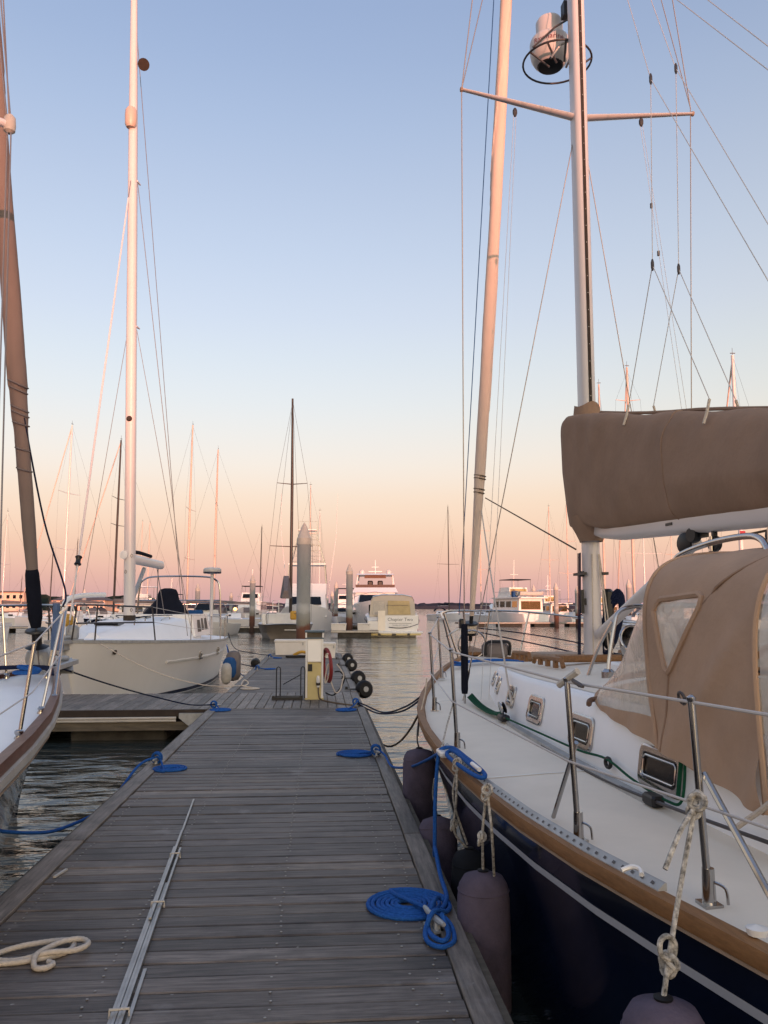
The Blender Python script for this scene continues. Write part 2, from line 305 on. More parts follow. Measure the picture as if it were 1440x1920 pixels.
def _rope(s, pts, r, strands=3, pitch=.075, amp=.13, n=12, step=.006):
    """laid rope: a tube whose section turns along its length"""
    P = [Vector(p_) for p_ in pts]; out = [P[0]]; ln = [0.0]; acc = 0.0
    for a, b in zip(P, P[1:]):
        d = (b - a).length; k = max(1, int(d / step))
        for j in range(1, k + 1): out.append(a.lerp(b, j / k)); ln.append(acc + d * j / k)
        acc += d
    up = None; secs = []
    for i, p_ in enumerate(out):
        t = (out[min(i + 1, len(out) - 1)] - out[max(i - 1, 0)]).normalized()
        if up is None: up = Vector((0, 0, 1)) if abs(t.z) < .9 else Vector((1, 0, 0))
        up = (up - t * up.dot(t)); up = up.normalized() if up.length > 1e-6 else Vector((1, 0, 0)); w = t.cross(up); tw = 2 * math.pi * ln[i] / pitch
        if strands == 3: f = [1 + amp * abs(math.cos(1.5 * (2 * math.pi * j / n) - tw * 1.5)) - amp * .6 for j in range(n)]
        else: f = [1 + amp * math.cos(4 * 2 * math.pi * j / n + tw * 2) * math.cos(4 * 2 * math.pi * j / n - tw * 2) for j in range(n)]
        secs.append([p_ + (up * math.cos(2 * math.pi * j / n) + w * math.sin(2 * math.pi * j / n)) * r * f[j] for j in range(n)])
    return s.loft(secs, closed=True, caps=True, smooth=True)
MB.rope = _rope
ORG = {}
def part(name, mb, m, parent, label=None, kind=None, angle=40):
    """one mesh object; coordinates are given in the frame of the thing (or the world minus its base)"""
    o = bpy.data.objects.new(name, mb.mesh(name, m, ORG.get(parent, Vector((0, 0, 0))), angle)); COL.objects.link(o)
    if parent is not None: o.parent = parent; ORG[o] = ORG[parent]
    if label: o['label'] = label
    if kind: o['kind'] = kind
    return o
def thing(name, label, cat, loc=(0, 0, 0), rz=0.0, group=None, frame=False):
    """an Empty at the base; frame=True: parts are given in its own frame, else in world coordinates"""
    o = bpy.data.objects.new(name, None); COL.objects.link(o); o.location = loc; o.rotation_euler = (0, 0, rz); o.empty_display_size = 0.2
    o['label'] = label; o['category'] = cat
    if group: o['group'] = group
    ORG[o] = Vector((0, 0, 0)) if frame else Vector(loc)
    return o
def solo(name, mb, m, label, cat, group=None, loc=None):
    """a thing that is one mesh"""
    off = Vector(loc) if loc is not None else Vector((0, 0, 0))
    o = bpy.data.objects.new(name, mb.mesh(name, m, off)); COL.objects.link(o); o.location = off
    o['label'] = label; o['category'] = cat
    if group: o['group'] = group
    ORG[o] = off
    return o
def structure(name, mb, m, kind='structure'):
    o = bpy.data.objects.new(name, mb.mesh(name, m)); COL.objects.link(o); o['kind'] = kind; ORG[o] = Vector((0, 0, 0)); return o

def crom(pts, k=6, closed=False):
    pts = [Vector(p) for p in pts]; n = len(pts); out = []
    for i in range(n if closed else n - 1):
        if closed: p0, p1, p2, p3 = pts[i - 1], pts[i], pts[(i + 1) % n], pts[(i + 2) % n]
        else: p0, p1, p2, p3 = pts[max(i - 1, 0)], pts[i], pts[i + 1], pts[min(i + 2, n - 1)]
        for j in range(k):
            t = j / k
            out.append(0.5 * ((2 * p1) + (p2 - p0) * t + (2 * p0 - 5 * p1 + 4 * p2 - p3) * t * t + (3 * p1 - p0 - 3 * p2 + p3) * t ** 3))
    if not closed: out.append(pts[-1])
    return out
def sag(a, b, s, k=12):
    a, b = Vector(a), Vector(b); return [a.lerp(b, i / k) - Vector((0, 0, s * 4 * (i / k) * (1 - i / k))) for i in range(k + 1)]
def interp(tab, x):
    if x <= tab[0][0]: return tab[0][1]
    for (a, b), (c, d) in zip(tab, tab[1:]):
        if x <= c:
            t = (x - a) / (c - a); return b + (d - b) * t
    return tab[-1][1]
def smooth_tab(tab, xs):
    """monotone samples of a Catmull curve through the table"""
    pts = crom([(a, b, 0) for a, b in tab], 8); t2 = [(p.x, p.y) for p in pts]
    return [interp(t2, x) for x in xs]
def knot(mb, c, r=0.03, rr=0.007, seed=0):
    rd = random.Random(seed)
    for i in range(4):
        mb.torus(Vector(c) + Vector((rd.uniform(-.3, .3), rd.uniform(-.3, .3), rd.uniform(-.6, .6))) * r, r * rd.uniform(.55, .9), rr, (rd.uniform(-1, 1), rd.uniform(-1, 1), rd.uniform(-.3, 1)), 12, 6)
def text_mesh(body, size, m, name, xf):
    """flat lettering turned into mesh; xf maps (x, y) of the lettering to a point"""
    cu = bpy.data.curves.new('lettering', 'FONT'); cu.body = body; cu.size = size; cu.align_x = 'CENTER'; cu.resolution_u = 2
    o = bpy.data.objects.new('lettering_tmp', cu); COL.objects.link(o)
    bpy.context.view_layer.update(); dg = bpy.context.evaluated_depsgraph_get()
    me = bpy.data.meshes.new_from_object(o.evaluated_get(dg)); bpy.data.objects.remove(o); bpy.data.curves.remove(cu)
    mb = MB(); mb.add([xf(v.co.x, v.co.y) for v in me.vertices], [tuple(p_.vertices) for p_ in me.polygons]); bpy.data.meshes.remove(me)
    return mb
# ------------------------------------------------------------------ water, far shore, added land behind the viewer
w = MB(); w.add([(-9000, -400, 0), (9000, -400, 0), (9000, 12000, 0), (-9000, 12000, 0)], [(0, 1, 2, 3)])
structure('water', w, 'water')

def ridge(x0, x1, y, depth, h, step, seed, base=0.0, rough=1.0):
    rd = random.Random(seed); n = int((x1 - x0) / step) + 1; secs = []
    for i in range(n):
        x = x0 + i * step
        hh = h * (0.72 + 0.22 * noise.noise(Vector((x / (step * 9), seed, 0))) + rough * 0.16 * noise.noise(Vector((x / (step * 1.7), seed + 3, 0))) + rough * rd.uniform(-.06, .06))
        secs.append([Vector((x, y, base)), Vector((x, y + depth * .12 + rd.uniform(-1, 1) * step * .3, base + hh * .55)), Vector((x + rd.uniform(-.3, .3) * step, y + depth * .45, base + hh)), Vector((x, y + depth * .8, base + hh * .6)), Vector((x, y + depth, base))])
    return MB().loft(secs, caps=False)
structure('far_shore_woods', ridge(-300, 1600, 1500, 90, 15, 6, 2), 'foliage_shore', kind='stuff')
structure('left_shore_woods', ridge(-420, -70, 345, 40, 8.5, 2.2, 5, base=1.0), 'foliage_far', kind='stuff')
b = MB(); b.box((-300, 400, 0.35), (480, 200, 1.3)); structure('left_bank', b, 'ground')
# unseen wooded rise added far behind the viewer to shade the near scene
b = MB(); b.box((0, -620, 1.0), (5000, 300, 3.0)); structure('added_bank_behind', b, 'ground')
structure('shade_woods_behind', ridge(-1500, 1500, -520, 60, 25.6, 6.0, 9, base=2.0, rough=0.45), 'foliage_far', kind='stuff')

def building(name, label, px0, px1, Y, py_eave, py_roof, floors, cols, hip=True, chim=None):
    a = at(px0, 1140, Y); c = at(px1, 1140, Y); ze = at(px0, py_eave, Y).z; zr = at(px0, py_roof, Y).z
    W = c.x - a.x; D = 14.0; z0 = 1.0; t = thing(name, label, 'building', (a.x + W / 2, Y, z0))
    m = MB(); m.box((a.x + W / 2, Y + D / 2, (z0 + ze) / 2), (W, D, ze - z0)); part('wall', m, 'building_pink', t)
    m = MB(); o = 0.5; cx = a.x + W / 2
    if hip:
        vs = [(a.x - o, Y - o, ze), (c.x + o, Y - o, ze), (c.x + o, Y + D + o, ze), (a.x - o, Y + D + o, ze), (a.x + 3.5, Y + D / 2, zr), (c.x - 3.5, Y + D / 2, zr)]
        m.add(vs, [(0, 1, 5, 4), (1, 2, 5), (2, 3, 4, 5), (3, 0, 4), (0, 3, 2, 1)])
    else: m.box((cx, Y + D / 2, ze + .25), (W + .6, D + .6, .5))
    part('roof', m, 'roof_grey', t)
    g = (ze - z0) / floors; wm = None
    for f in range(floors):
        for k in range(cols):
            x = a.x + W * (k + .5) / cols; z = z0 + g * (f + .55)
            fr = MB(); fr.box((x, Y - .03, z), (1.3, .1, 1.5)); fo = part('window', fr, 'white_dull', t)
            gl = MB(); gl.box((x, Y - .09, z), (1.05, .04, 1.25)); part('pane', gl, 'glass_dark', fo)
    return t
building('waterfront_building', 'long pink two-storey building with dark hipped roof behind left masts', 96, 196, 300, 1126, 1115, 2, 8)
building('waterfront_building', 'pink flat-roofed building at the far left edge of the shore', -40, 44, 290, 1111, 1108, 2, 7, hip=False)
building('waterfront_building', 'low pink building partly hidden behind the tall white mast', 199, 262, 320, 1133, 1129, 1, 4, hip=False)

# ------------------------------------------------------------------ docks
DZ = 0.5
def plank_mesh(name, length, w_, along, m):
    t = 0.035; c = 0.006; pr = [(-w_ / 2, -t), (-w_ / 2, -c), (-w_ / 2 + c, 0), (w_ / 2 - c, 0), (w_ / 2, -c), (w_ / 2, -t)]
    mb = MB(); mk = (lambda s, q: Vector((s, q[0], q[1]))) if along == 'X' else (lambda s, q: Vector((q[0], s, q[1])))
    mb.loft([[mk(s, q) for q in pr] for s in (-length / 2, length / 2)], closed=True, caps=True)
    return mb.mesh(name, m)
def place(name, me, parent, loc, rz=0.0, rx=0.0):
    o = bpy.data.objects.new(name, me); COL.objects.link(o); o.parent = parent; o.location = Vector(loc) - ORG[parent]; o.rotation_euler = (rx, 0, rz); ORG[o] = ORG[parent]; return o
def lay_cross(t, y0, y1, x0, x1, rd, pitch=0.1445):
    me = [plank_mesh('plank', x1 - x0, 0.1355 + .001 * k, 'X', 'plank_cross') for k in range(2)] + [plank_mesh('plank', x1 - x0, 0.137, 'X', 'plank_newer')]
    n = int(round((y1 - y0) / pitch)); ys = []
    for i in range(n):
        y = y0 + (i + .5) * (y1 - y0) / n; ys.append(y)
        place('plank', me[2 if rd.random() < .08 else i % 2], t, ((x0 + x1) / 2 + rd.uniform(-.004, .004), y, DZ + rd.uniform(-.004, .002)), rd.uniform(-.0012, .0012), rd.gauss(0, .012))
    return ys
XL, XR = -1.75, 0.73
rd = random.Random(3)
dock = thing('dock', 'long grey weathered plank dock running from the viewer out between the boats', 'dock', (-0.5, 0, 0))
ys = lay_cross(dock, -1.5, 13.6, XL + .15, XR - .13, rd); ys += lay_cross(dock, 16.12, 29.9, XL + .15, XR - .13, rd)
m = MB(); m.box((-.51, 6.05, DZ - .11), (2.30, 15.0, .12)); m.box((-.51, 23.0, DZ - .11), (2.30, 13.7, .12)); part('dark_underlay', m, 'under_dark', dock)  # solid dark sheet below the planks, stands in for shade in the gaps
for nm, xa, xb in (('edge_board', XL, XL + .145), ('edge_board', XR - .125, XR)):
    y = -1.5
    for seg in (3.9, 3.66, 3.66, 3.88, None, 3.5, 3.5, 3.4, 3.4):
        if seg is None: y = 16.12; continue
        m = MB(); m.box(((xa + xb) / 2, y + seg / 2 - .003, DZ - .012), (xb - xa - .006, seg - .008, .05), bev=.006); part(nm, m, 'plank_long', dock); y += seg
for x, s in ((XL - .022, 1), (XR + .022, 1)):
    for ya, yb in ((-1.5, 13.57), (16.15, 29.9)):
        m = MB(); m.box((x, (ya + yb) / 2, DZ - .17), (.04, yb - ya, .30)); part('fascia_board', m, 'fascia', dock)
m = MB(); m.box((-.51, 29.93, DZ - .15), (2.5, .05, .32)); part('fascia_board', m, 'fascia', dock)
for ya, yb in ((-1.4, 3.2), (4.0, 8.0), (8.8, 13.0), (16.6, 21.5), (22.4, 29.2)):
    m = MB(); m.box((-.51, (ya + yb) / 2, .04), (2.2, yb - ya, .52), bev=.03); part('float', m, 'float_conc', dock)
m = MB()
for y in ys:
    if y > 12: continue
    for x in (XL + .22, -0.93, -0.19, XR - .2, XR - .33):
        for dy in ((-.036, .036) if x != XR - .33 else (.03,)):
            if rd.random() < .12: continue
            m.lathe([(0.0065, 0), (0.0065, .0025), (.002, .003)], (x + rd.uniform(-.012, .012), y + dy + rd.uniform(-.008, .008), DZ + .001), 6)
part('screws', m, 'screw', dock, kind='stuff')

pier = thing('finger_pier', 'grey plank finger pier crossing the dock and running off to the left', 'pier', (-4, 14.85, 0))
pm = [plank_mesh('plank', 2.47, .139, 'Y', 'plank_long'), plank_mesh('plank', 2.47, .137, 'Y', 'plank_long')]
k = 0; x = XR - .07
while x > -8.9:
    place('plank', pm[k % 2], pier, (x, 14.86 + rd.uniform(-.006, .006), DZ + .003 + rd.uniform(-.0025, .002))); x -= .1475; k += 1
m = MB(); m.box((-4.05, 14.86, DZ - .10), (9.5, 2.42, .10)); part('dark_underlay', m, 'under_dark', pier)  # same dark sheet under the pier, its colour darkens the plank gaps
m = MB(); m.box((-5.40, 13.59, DZ - .05), (7.2, .05, .10)); part('edge_board', m, 'wood_dark', pier)
for zz, rr in ((DZ - .125, .022), (DZ - .165, .02)):
    m = MB(); m.tube([(-8.9, 13.545, zz), (-2.25, 13.545, zz)], rr, 8); part('rub_strip', m, 'pvc', pier)
m = MB(); m.box((-5.40, 13.60, DZ - .25), (7.0, .07, .13)); part('beam', m, 'fascia', pier)
m = MB(); m.prism([(-1.80, 13.5, DZ - .05), (-1.80, 13.5, DZ - .32), (-1.95, 13.5, DZ - .32), (-2.2, 13.5, DZ - .12), (-2.2, 13.5, DZ - .05)], (0, .10, 0)); part('bracket', m, 'alu_dull', pier)
m = MB(); m.box((-1.86, 13.62, .12), (.1, .1, .5)); part('post', m, 'pvc', pier)
for xa in (-7.6, -5.2, -3.2):
    m = MB(); m.box((xa, 14.9, .1), (1.5, 2.1, .46), bev=.03); part('float', m, 'float_conc', pier)

# ------------------------------------------------------------------ pilings
def piling(px, Y, py_top, r, label, d=None):
    base = at(px, 1140, Y); top = at(px, py_top, Y).z
    t = thing('piling', label, 'piling', (base.x, Y, 0), group='round pilings with pointed caps')
    m = MB(); m.lathe([(r, -1.0), (r, top - r * 2.3)], (base.x, Y, 0), 24); part('shaft', m, 'piling', t)
    m = MB(); c = top - r * 2.3; m.lathe([(r * 1.04, c - r * .9), (r * 1.06, c), (r * 1.0, c + r * .1), (r * .45, top - r * .7), (.02, top)], (base.x, Y, 0), 24); part('cap', m, 'pvc', t, angle=25)
for a in [(569, 30.6, 980, .255, 'tall grey piling with white pointed cap standing at the dock end'),
          (655, 61.0, 1057, .245, 'grey piling between two white dock boxes beside the white cruiser'),
          (630, 98.0, 1090, .24, 'dark blue-grey piling just left of the piling with dock boxes'),
          (622.5, 125.0, 1108, .24, 'pinkish far piling close left of the blue-grey piling'),
          (613.5, 140.0, 1118, .22, 'smallest far piling left of the pinkish piling'),
          (473, 74.0, 1077, .245, 'grey piling in front of the small white trawler at left of the dock end'),
          (433, 120.0, 1110, .24, 'thin far piling beside the orange lamp left of the trawler'),
          (370, 88.0, 1094, .25, 'grey piling behind the steel arch of the white sailboat'),
          (157, 100.0, 1104, .26, 'grey piling in front of the long pink building'),
          (1043, 92.0, 1092, .26, 'grey piling right of the lit trawler stern'),
          (1083, 90.0, 1098, .26, 'grey piling seen close beside the foot of the near mast'),
          (1001, 112.0, 1096, .26, 'grey piling rising behind the upper deck of the lit trawler'),
          (1180, 80.0, 1086, .26, 'dark piling seen between the near mast and the canvas dodger')]:
    piling(*a)

# far docks
def far_dock(x0, x1, y, wd, label, zt=.5):
    t = thing('far_dock', label, 'dock', ((x0 + x1) / 2, y, 0), group='docks across the fairway')
    m = MB(); m.box(((x0 + x1) / 2, y, zt - .09), (x1 - x0, wd, .18)); part('deck', m, 'plank_long', t)
    m = MB(); m.box(((x0 + x1) / 2, y - wd / 2 - .04, zt - .08), (x1 - x0, .06, .12)); part('rub_strip', m, 'pvc', t)
    n = max(1, int((x1 - x0) / 4))
    for k in range(n):
        m = MB(); m.box((x0 + (x1 - x0) * (k + .5) / n, y, .1), (min(2.6, (x1 - x0) / n * .7), wd * .9, .5)); part('float', m, 'float_conc', t)
far_dock(-60, -4.4, 74.8, 1.8, 'long far dock crossing behind the white sailboat at left')
far_dock(0.8, 4.2, 60.8, 2.0, 'short far dock end with two white boxes next to the cruiser')
far_dock(15.5, 80, 94.0, 2.2, 'far dock running right from the lit trawler')
for x, y, lb in ((-3.2, 66, 'narrow far dock leading away behind the grey sailboat'), (3.0, 80, 'narrow far dock leading away between the cruiser and pilings')):
    t = thing('far_dock', lb, 'dock', (x, y + 15, 0), group='docks across the fairway')
    m = MB(); m.box((x, y + 15, .41), (1.6, 34, .18)); part('deck', m, 'plank_cross', t)
    m = MB(); m.box((x, y + 15, .1), (1.4, 33, .4)); part('float', m, 'float_conc', t)
def dock_box(c, d, label, rz=0):
    t = thing('dock_box', label, 'dock box', c, group='white dock boxes')
    c = Vector(c); m = MB(); m.loft([[c + Vector((sx * d[0] * k / 2, sy * d[1] * k / 2, z)) for sx, sy in ((-1, -1), (1, -1), (1, 1), (-1, 1))] for k, z in ((.93, 0.003), (1, d[2] * .8))], closed=True, caps=True); part('body', m, 'box_white', t)
    m = MB(); m.box(c + Vector((0, 0, d[2] * .9)), (d[0] * 1.04, d[1] * 1.04, d[2] * .19), bev=.03); part('lid', m, 'box_white', t)
    m = MB(); m.box(c + Vector((d[0] * .36, -d[1] * .53, d[2] * .72)), (.05, .03, .09)); part('latch', m, 'alu_dull', t)
dock_box((-.98, 29.2, DZ), (1.12, .6, .52), 'long white dock box in front of the tall piling at the dock end')
dock_box((.30, 27.2, DZ), (.42, .5, .50), 'small white box behind the red hose at the dock end')
dock_box((1.35, 60.2, DZ), (1.1, .7, .52), 'white dock box left of the piling by the cruiser')
dock_box((3.15, 60.2, DZ), (.9, .7, .52), 'white dock box right of the piling by the cruiser')

# ------------------------------------------------------------------ power pedestal and what stands around it
pc = Vector((-.09, 15.0, DZ))
ped = thing('power_pedestal', 'cream and white dock power pedestal with slate blue cap', 'pedestal', pc)
m = MB(); m.box(pc + Vector((0, 0, .54)), (.30, .26, 1.06), bev=.012); part('cabinet', m, 'box_white', ped)
m = MB(); m.box(pc + Vector((.0, -.137, .335)), (.235, .016, .62)); part('lower_panel', m, 'ped_cream', ped)
m = MB(); m.prism([pc + Vector((-.12, -.131, .65)), pc + Vector((-.12, -.175, .66)), pc + Vector((-.12, -.142, 1.03)), pc + Vector((-.12, -.131, 1.03))], (.24, 0, 0)); part('hatch', m, 'white_gel', ped)
for sx in (-1, 1):
    m = MB(); m.box(pc + Vector((sx * .142, -.01, .54)), (.03, .27, 1.02)); part('corner_trim', m, 'white_gel', ped)
m = MB(); m.box(pc + Vector((0, 0, 1.115)), (.26, .22, .1)); part('lamp_band', m, 'fascia', ped)
m = MB(); m.box(pc + Vector((0, 0, 1.185)), (.35, .31, .035), bev=.008); m.box(pc + Vector((0, 0, 1.068)), (.33, .29, .02)); part('cap', m, 'ped_cap', ped)
for sx in (-1, 1):
    m = MB(); m.box(pc + Vector((sx * .15, -.125, 1.115)), (.028, .028, .1)); part('cap_post', m, 'white_gel', ped)
m = MB(); m.box(pc + Vector((-.075, -.15, .555)), (.075, .02, .125)); part('meter', m, 'black', ped)
m = MB(); m.lathe([(.025, 0), (.03, .08), (.034, .1), (.034, .16), (.02, .2)], pc + Vector((.07, -.19, .22)), 12, (0, -.12, 1)); part('plug', m, 'white_gel', ped)
m = MB(); m.lathe([(.037, 0), (.037, .045)], pc + Vector((.07, -.188, .255)), 12, (0, -.12, 1)); part('plug_collar', m, 'wood_dark', ped)
m = MB(); m.box(pc + Vector((0, 0, .015)), (.33, .30, .028)); part('base', m, 'ped_cream', ped)
m = MB(); m.tube(crom([pc + Vector(v) for v in ((.07, -.2, .22), (.08, -.24, .1), (.12, -.3, .02), (.35, -.75, .012), (.62, -1.1, .012), (.77, -1.2, .012))]) + sag((.70, 13.75, .5), (1.12, 8.9, 1.12), .55, 14), .013, 7)
solo('shore_power_cable', m, 'rope_brown', 'tan shore power cable from the pedestal to the navy sailboat bow', 'cable')
# hose on its holder at the right side of the pedestal
m = MB()
for i in range(6):
    m.torus(pc + Vector((.215 + .014 * (i % 3), .06 - .02 * i, .62 - .012 * i)), .26 + .012 * (i % 2), .017, (1, .25, .05), 22, 6, 1.0)
solo('water_hose', m, 'hose_red', 'dark red water hose coiled on the right side of the power pedestal', 'hose')
m = MB()
m.tube(crom([pc + Vector(v) for v in ((.19, -.14, .74), (.22, -.18, .80), (.27, -.18, .74), (.27, -.16, .5), (.21, -.17, .3), (.19, -.17, .36), (.25, -.18, .62), (.30, -.15, .3), (.38, -.12, .12), (.46, -.06, .16), (.5, 0, .3), (.52, .05, .42), (.4, .08, .6))]), .012, 6)
solo('shore_cable', m, 'rope_white', 'pale cable looped over the red hose beside the pedestal', 'cable')
m = MB(); m.tube(crom([pc + Vector(v) for v in ((.2, .05, .1), (.34, .02, .06), (.48, .05, .2), (.54, .1, .36), (.46, .12, .46), (.36, .12, .46))]), .013, 6)
solo('black_cable', m, 'rubber', 'black cable loop standing right of the pedestal', 'cable')
# bicycle rack
rc = Vector((-.56, 14.92, DZ)); rack = thing('bike_rack', 'black steel bicycle rack with tall hoops left of the pedestal', 'rack', rc)
m = MB(); m.box(rc + Vector((0, -.10, .03)), (.52, .05, .05)); m.box(rc + Vector((0, .12, .03)), (.50, .05, .05)); m.box(rc + Vector((-.24, 0, .04)), (.05, .26, .07)); m.box(rc + Vector((.24, 0, .04)), (.05, .26, .07)); part('base', m, 'black', rack)
for x0 in (-.155, .27):
    p_ = [rc + Vector((x0 + dx, -.08 + dy, z)) for dx, dy, z in ((-.035, 0, .03), (-.035, .0, .5), (-.03, 0, .555), (0, 0, .575), (.03, 0, .555), (.035, 0, .5), (.035, 0, .03))]
    m = MB(); m.tube(p_, .010, 8); part('hoop', m, 'black', rack)
m = MB(); m.tube([rc + Vector((-.07, -.07, .27)), rc + Vector((.24, -.07, .44))], .009, 6); part('brace', m, 'black', rack)
# wheels on the dock's right side and small buoys on its left
def dock_wheel(y, label, r=.17):
    t = thing('dock_bumper', label, 'dock bumper', (XR + .14, y, DZ), group='round black bumpers along the dock edge')
    c = Vector((XR + .14, y, DZ + .03)); m = MB(); m.lathe([(.06, -.085), (r * .8, -.08), (r, -.045), (r * 1.03, 0), (r, .045), (r * .8, .08), (.06, .085)], c, 24, (.45, -1, .1)); part('roller', m, 'rubber', t)
    m = MB(); m.lathe([(.02, -.09), (.055, -.088), (.055, .088), (.02, .09)], c, 12, (.45, -1, .1)); part('hub', m, 'alu_dull', t)
    m = MB(); m.box((XR - .07, y + .08, DZ + .03), (.34, .05, .02)); m.box((XR - .2, y + .08, DZ + .05), (.05, .06, .06)); part('bracket', m, 'black', t)
for y, lb in ((16.35, 'nearest and largest round black rubber bumper on the right dock edge'), (18.9, 'second round black rubber bumper along the right dock edge'), (23.2, 'third round black rubber bumper along the right dock edge'), (26.0, 'farthest round black rubber bumper on the right dock edge')):
    dock_wheel(y, lb)
m = MB(); m.lathe([(.03, -.2), (.12, -.17), (.14, 0), (.12, .17), (.03, .2)], (XL - .1, 24.5, DZ + .02), 14, (0, 1, .1)); solo('dock_bumper', m, 'rubber', 'black bumper on the left edge near the dock end', 'bumper')
m = MB(); m.box((-.72, 27.4, DZ + .04), (.75, .35, .05)); solo('black_mat', m, 'rubber', 'flat black mat on the dock before the white box', 'mat')
m = MB(); m.tube(crom([(-.85, 27.9, DZ + .05), (-.6, 27.8, DZ + .16), (-.3, 27.9, DZ + .1), (-.2, 28.1, DZ + .13)]), .05, 8); solo('yellow_bundle', m, 'yellow', 'small yellow bundle lying in front of the white dock box', 'bundle')

# ------------------------------------------------------------------ cleats and lines on the dock
def cleat(x, y, rz, label, L=.26):
    c = Vector((x, y, DZ)); m = MB(); q = Matrix.Rotation(rz, 3, 'Z')
    m.tube([c + q @ Vector(v) for v in ((0, -L / 2, .065), (0, -L * .35, .06), (0, 0, .055), (0, L * .35, .06), (0, L / 2, .065))], [.010, .015, .017, .015, .010], 8)
    for s in (-1, 1): m.tube([c + q @ Vector((0, s * L * .16, .0)), c + q @ Vector((0, s * L * .14, .055))], [.022, .014], 8)
    m.box(c + Vector((0, 0, .007)), (.06, L * .55, .012), rz)
    return solo('cleat', m, 'alu_dull', label, 'cleat', 'grey metal dock cleats', loc=c)
def coil(mb, c, r0, r1, turns, rr, sq=1.0, rz=0.0, seed=0, z=DZ, braid=False):
    rd = random.Random(seed); n = int(turns * 26); pts = []
    for i in range(n + 1):
        t = i / n; a = 2 * math.pi * turns * t + rz; r = r0 + (r1 - r0) * t + .15 * rr * math.sin(a * .37 + seed)
        pts.append(Vector((c[0] + r * math.cos(a), c[1] + r * math.sin(a) * sq, z + rr * 1.02 + .1 * rr * math.sin(a * 1.3 + seed))))
    if braid: mb.rope(pts, rr, 8, .05, .10, 16, .007)
    else: mb.tube(pts, rr, 7)
    return pts
RB = .0115
# nearest coil, with its cleat hitch and the line up to the boat
cleat(.585, 4.33, .25, 'cleat inside the looped end of the nearest blue coil')
m = MB(); P = coil(m, (.485, 4.66), .045, .235, 7.3, RB, seed=1, braid=True); e = P[-1]
m.rope(crom([e, Vector((e.x + .02, e.y - .13, DZ + .03)), Vector((.60, 4.42, DZ + .05)), Vector((.66, 4.30, DZ + .035)), Vector((.655, 4.13, DZ + .02)), Vector((.59, 4.06, DZ + .018)), Vector((.53, 4.12, DZ + .018)), Vector((.53, 4.24, DZ + .03)), Vector((.585, 4.33, DZ + .085)), Vector((.66, 4.42, DZ + .05)), Vector((.70, 4.56, DZ + .03)), Vector((.655, 4.62, DZ + .05)), Vector((.60, 4.47, DZ + .08)), Vector((.55, 4.30, DZ + .03)), Vector((.555, 4.16, DZ + .03)), Vector((.60, 4.10, DZ + .03)), Vector((.635, 4.18, DZ + .035)), Vector((.62, 4.3, DZ + .08))], 8), RB, 8, .05, .10, 16)
solo('coiled_line', m, 'rope_blue', 'largest blue rope coil lying flat at the right edge of the near dock', 'rope coil', loc=(.485, 4.66, DZ))
m = MB(); m.rope(crom([(.64, 4.45, DZ + .05), (.70, 4.66, DZ + .04), (.715, 5.0, DZ + .05), (.725, 5.3, DZ + .12), at(815, 1600, 5.4), at(816, 1500, 5.5), at(821, 1425, 5.58), at(826, 1406, 5.58), at(848, 1402, 5.5), at(876, 1422, 5.15), at(908, 1450, 4.75), at(900, 1458, 4.7), at(868, 1440, 4.98), at(838, 1416, 5.4), at(850, 1408, 5.42), at(880, 1432, 5.0), at(900, 1448, 4.8)], 8), RB * 1.05, 8, .05, .10, 16, .008)
solo('mooring_line', m, 'rope_blue', 'blue mooring line rising from the nearest coil over the navy boat rail', 'mooring line', 'mooring lines')
def coil_set(c, r, turns, cl, crz, label, clabel, extra, seed, sq=1.0):
    cleat(cl[0], cl[1], crz, clabel); m = MB(); P = coil(m, c, r * .25, r, r * .75 / (RB * 2.35), RB, seed=seed, sq=sq)
    m.tube(crom([P[-1]] + [Vector(v) for v in extra] + [Vector((cl[0], cl[1], DZ + .08))], 6), RB, 7)
    for i in range(3):
        a = Vector((cl[0], cl[1], DZ + .06)); m.torus(a + Vector((0, (i - 1) * .035, .01)), .05, RB, (.4 * (-1) ** i, 1, .15), 14, 6)
    solo('coiled_line', m, 'rope_blue', label, 'rope coil', 'blue rope coils on the dock', loc=(c[0], c[1], DZ))
coil_set((.40, 9.32), .20, 7, (.62, 9.2), .2, 'blue rope coil halfway up the right dock edge', 'cleat beside the blue coil halfway up the right dock edge', [(.56, 9.26, DZ + .04)], 2)
coil_set((-1.47, 8.62), .17, 6, (-1.66, 8.9), -.1, 'blue rope coil with bunched knot on the left dock edge', 'cleat under the bunched blue knot on the left dock edge', [(-1.60, 8.8, DZ + .05)], 3)
coil_set((-1.54, 13.42), .17, 6, (-1.68, 13.66), 1.5, 'blue rope coil where the finger pier meets the left dock edge', 'cleat at the corner of dock and finger pier', [(-1.6, 13.55, DZ + .04)], 4)
coil_set((.43, 13.28), .17, 6, (.60, 13.85), .1, 'blue rope coil right in front of the pedestal at the right edge', 'cleat at the right dock edge in front of the pedestal', [(.55, 13.5, DZ + .05), (.62, 13.7, DZ + .1)], 5)
coil_set((-1.3, 22.2), .16, 5, (-1.6, 21.9), 0, 'blue rope coil at the left edge beyond the finger pier', 'cleat at the left edge beyond the finger pier', [(-1.5, 22.0, DZ + .04)], 6)
coil_set((-1.35, 27.0), .15, 5, (-1.6, 27.2), 0, 'farthest blue rope coil at the left dock edge', 'cleat at the far left end of the dock', [(-1.5, 27.1, DZ + .04)], 8)
m = MB(); P = coil(m, (-1.38, 16.9), .06, .19, 5, .0115, seed=7); m.tube(crom([P[-1], (-1.5, 16.95, DZ + .05), (-1.55, 17.0, DZ + .1), (-1.5, 17.1, DZ + .16), (-1.42, 17.05, DZ + .1), (-1.5, 16.95, DZ + .05)], 6), .0115, 7)
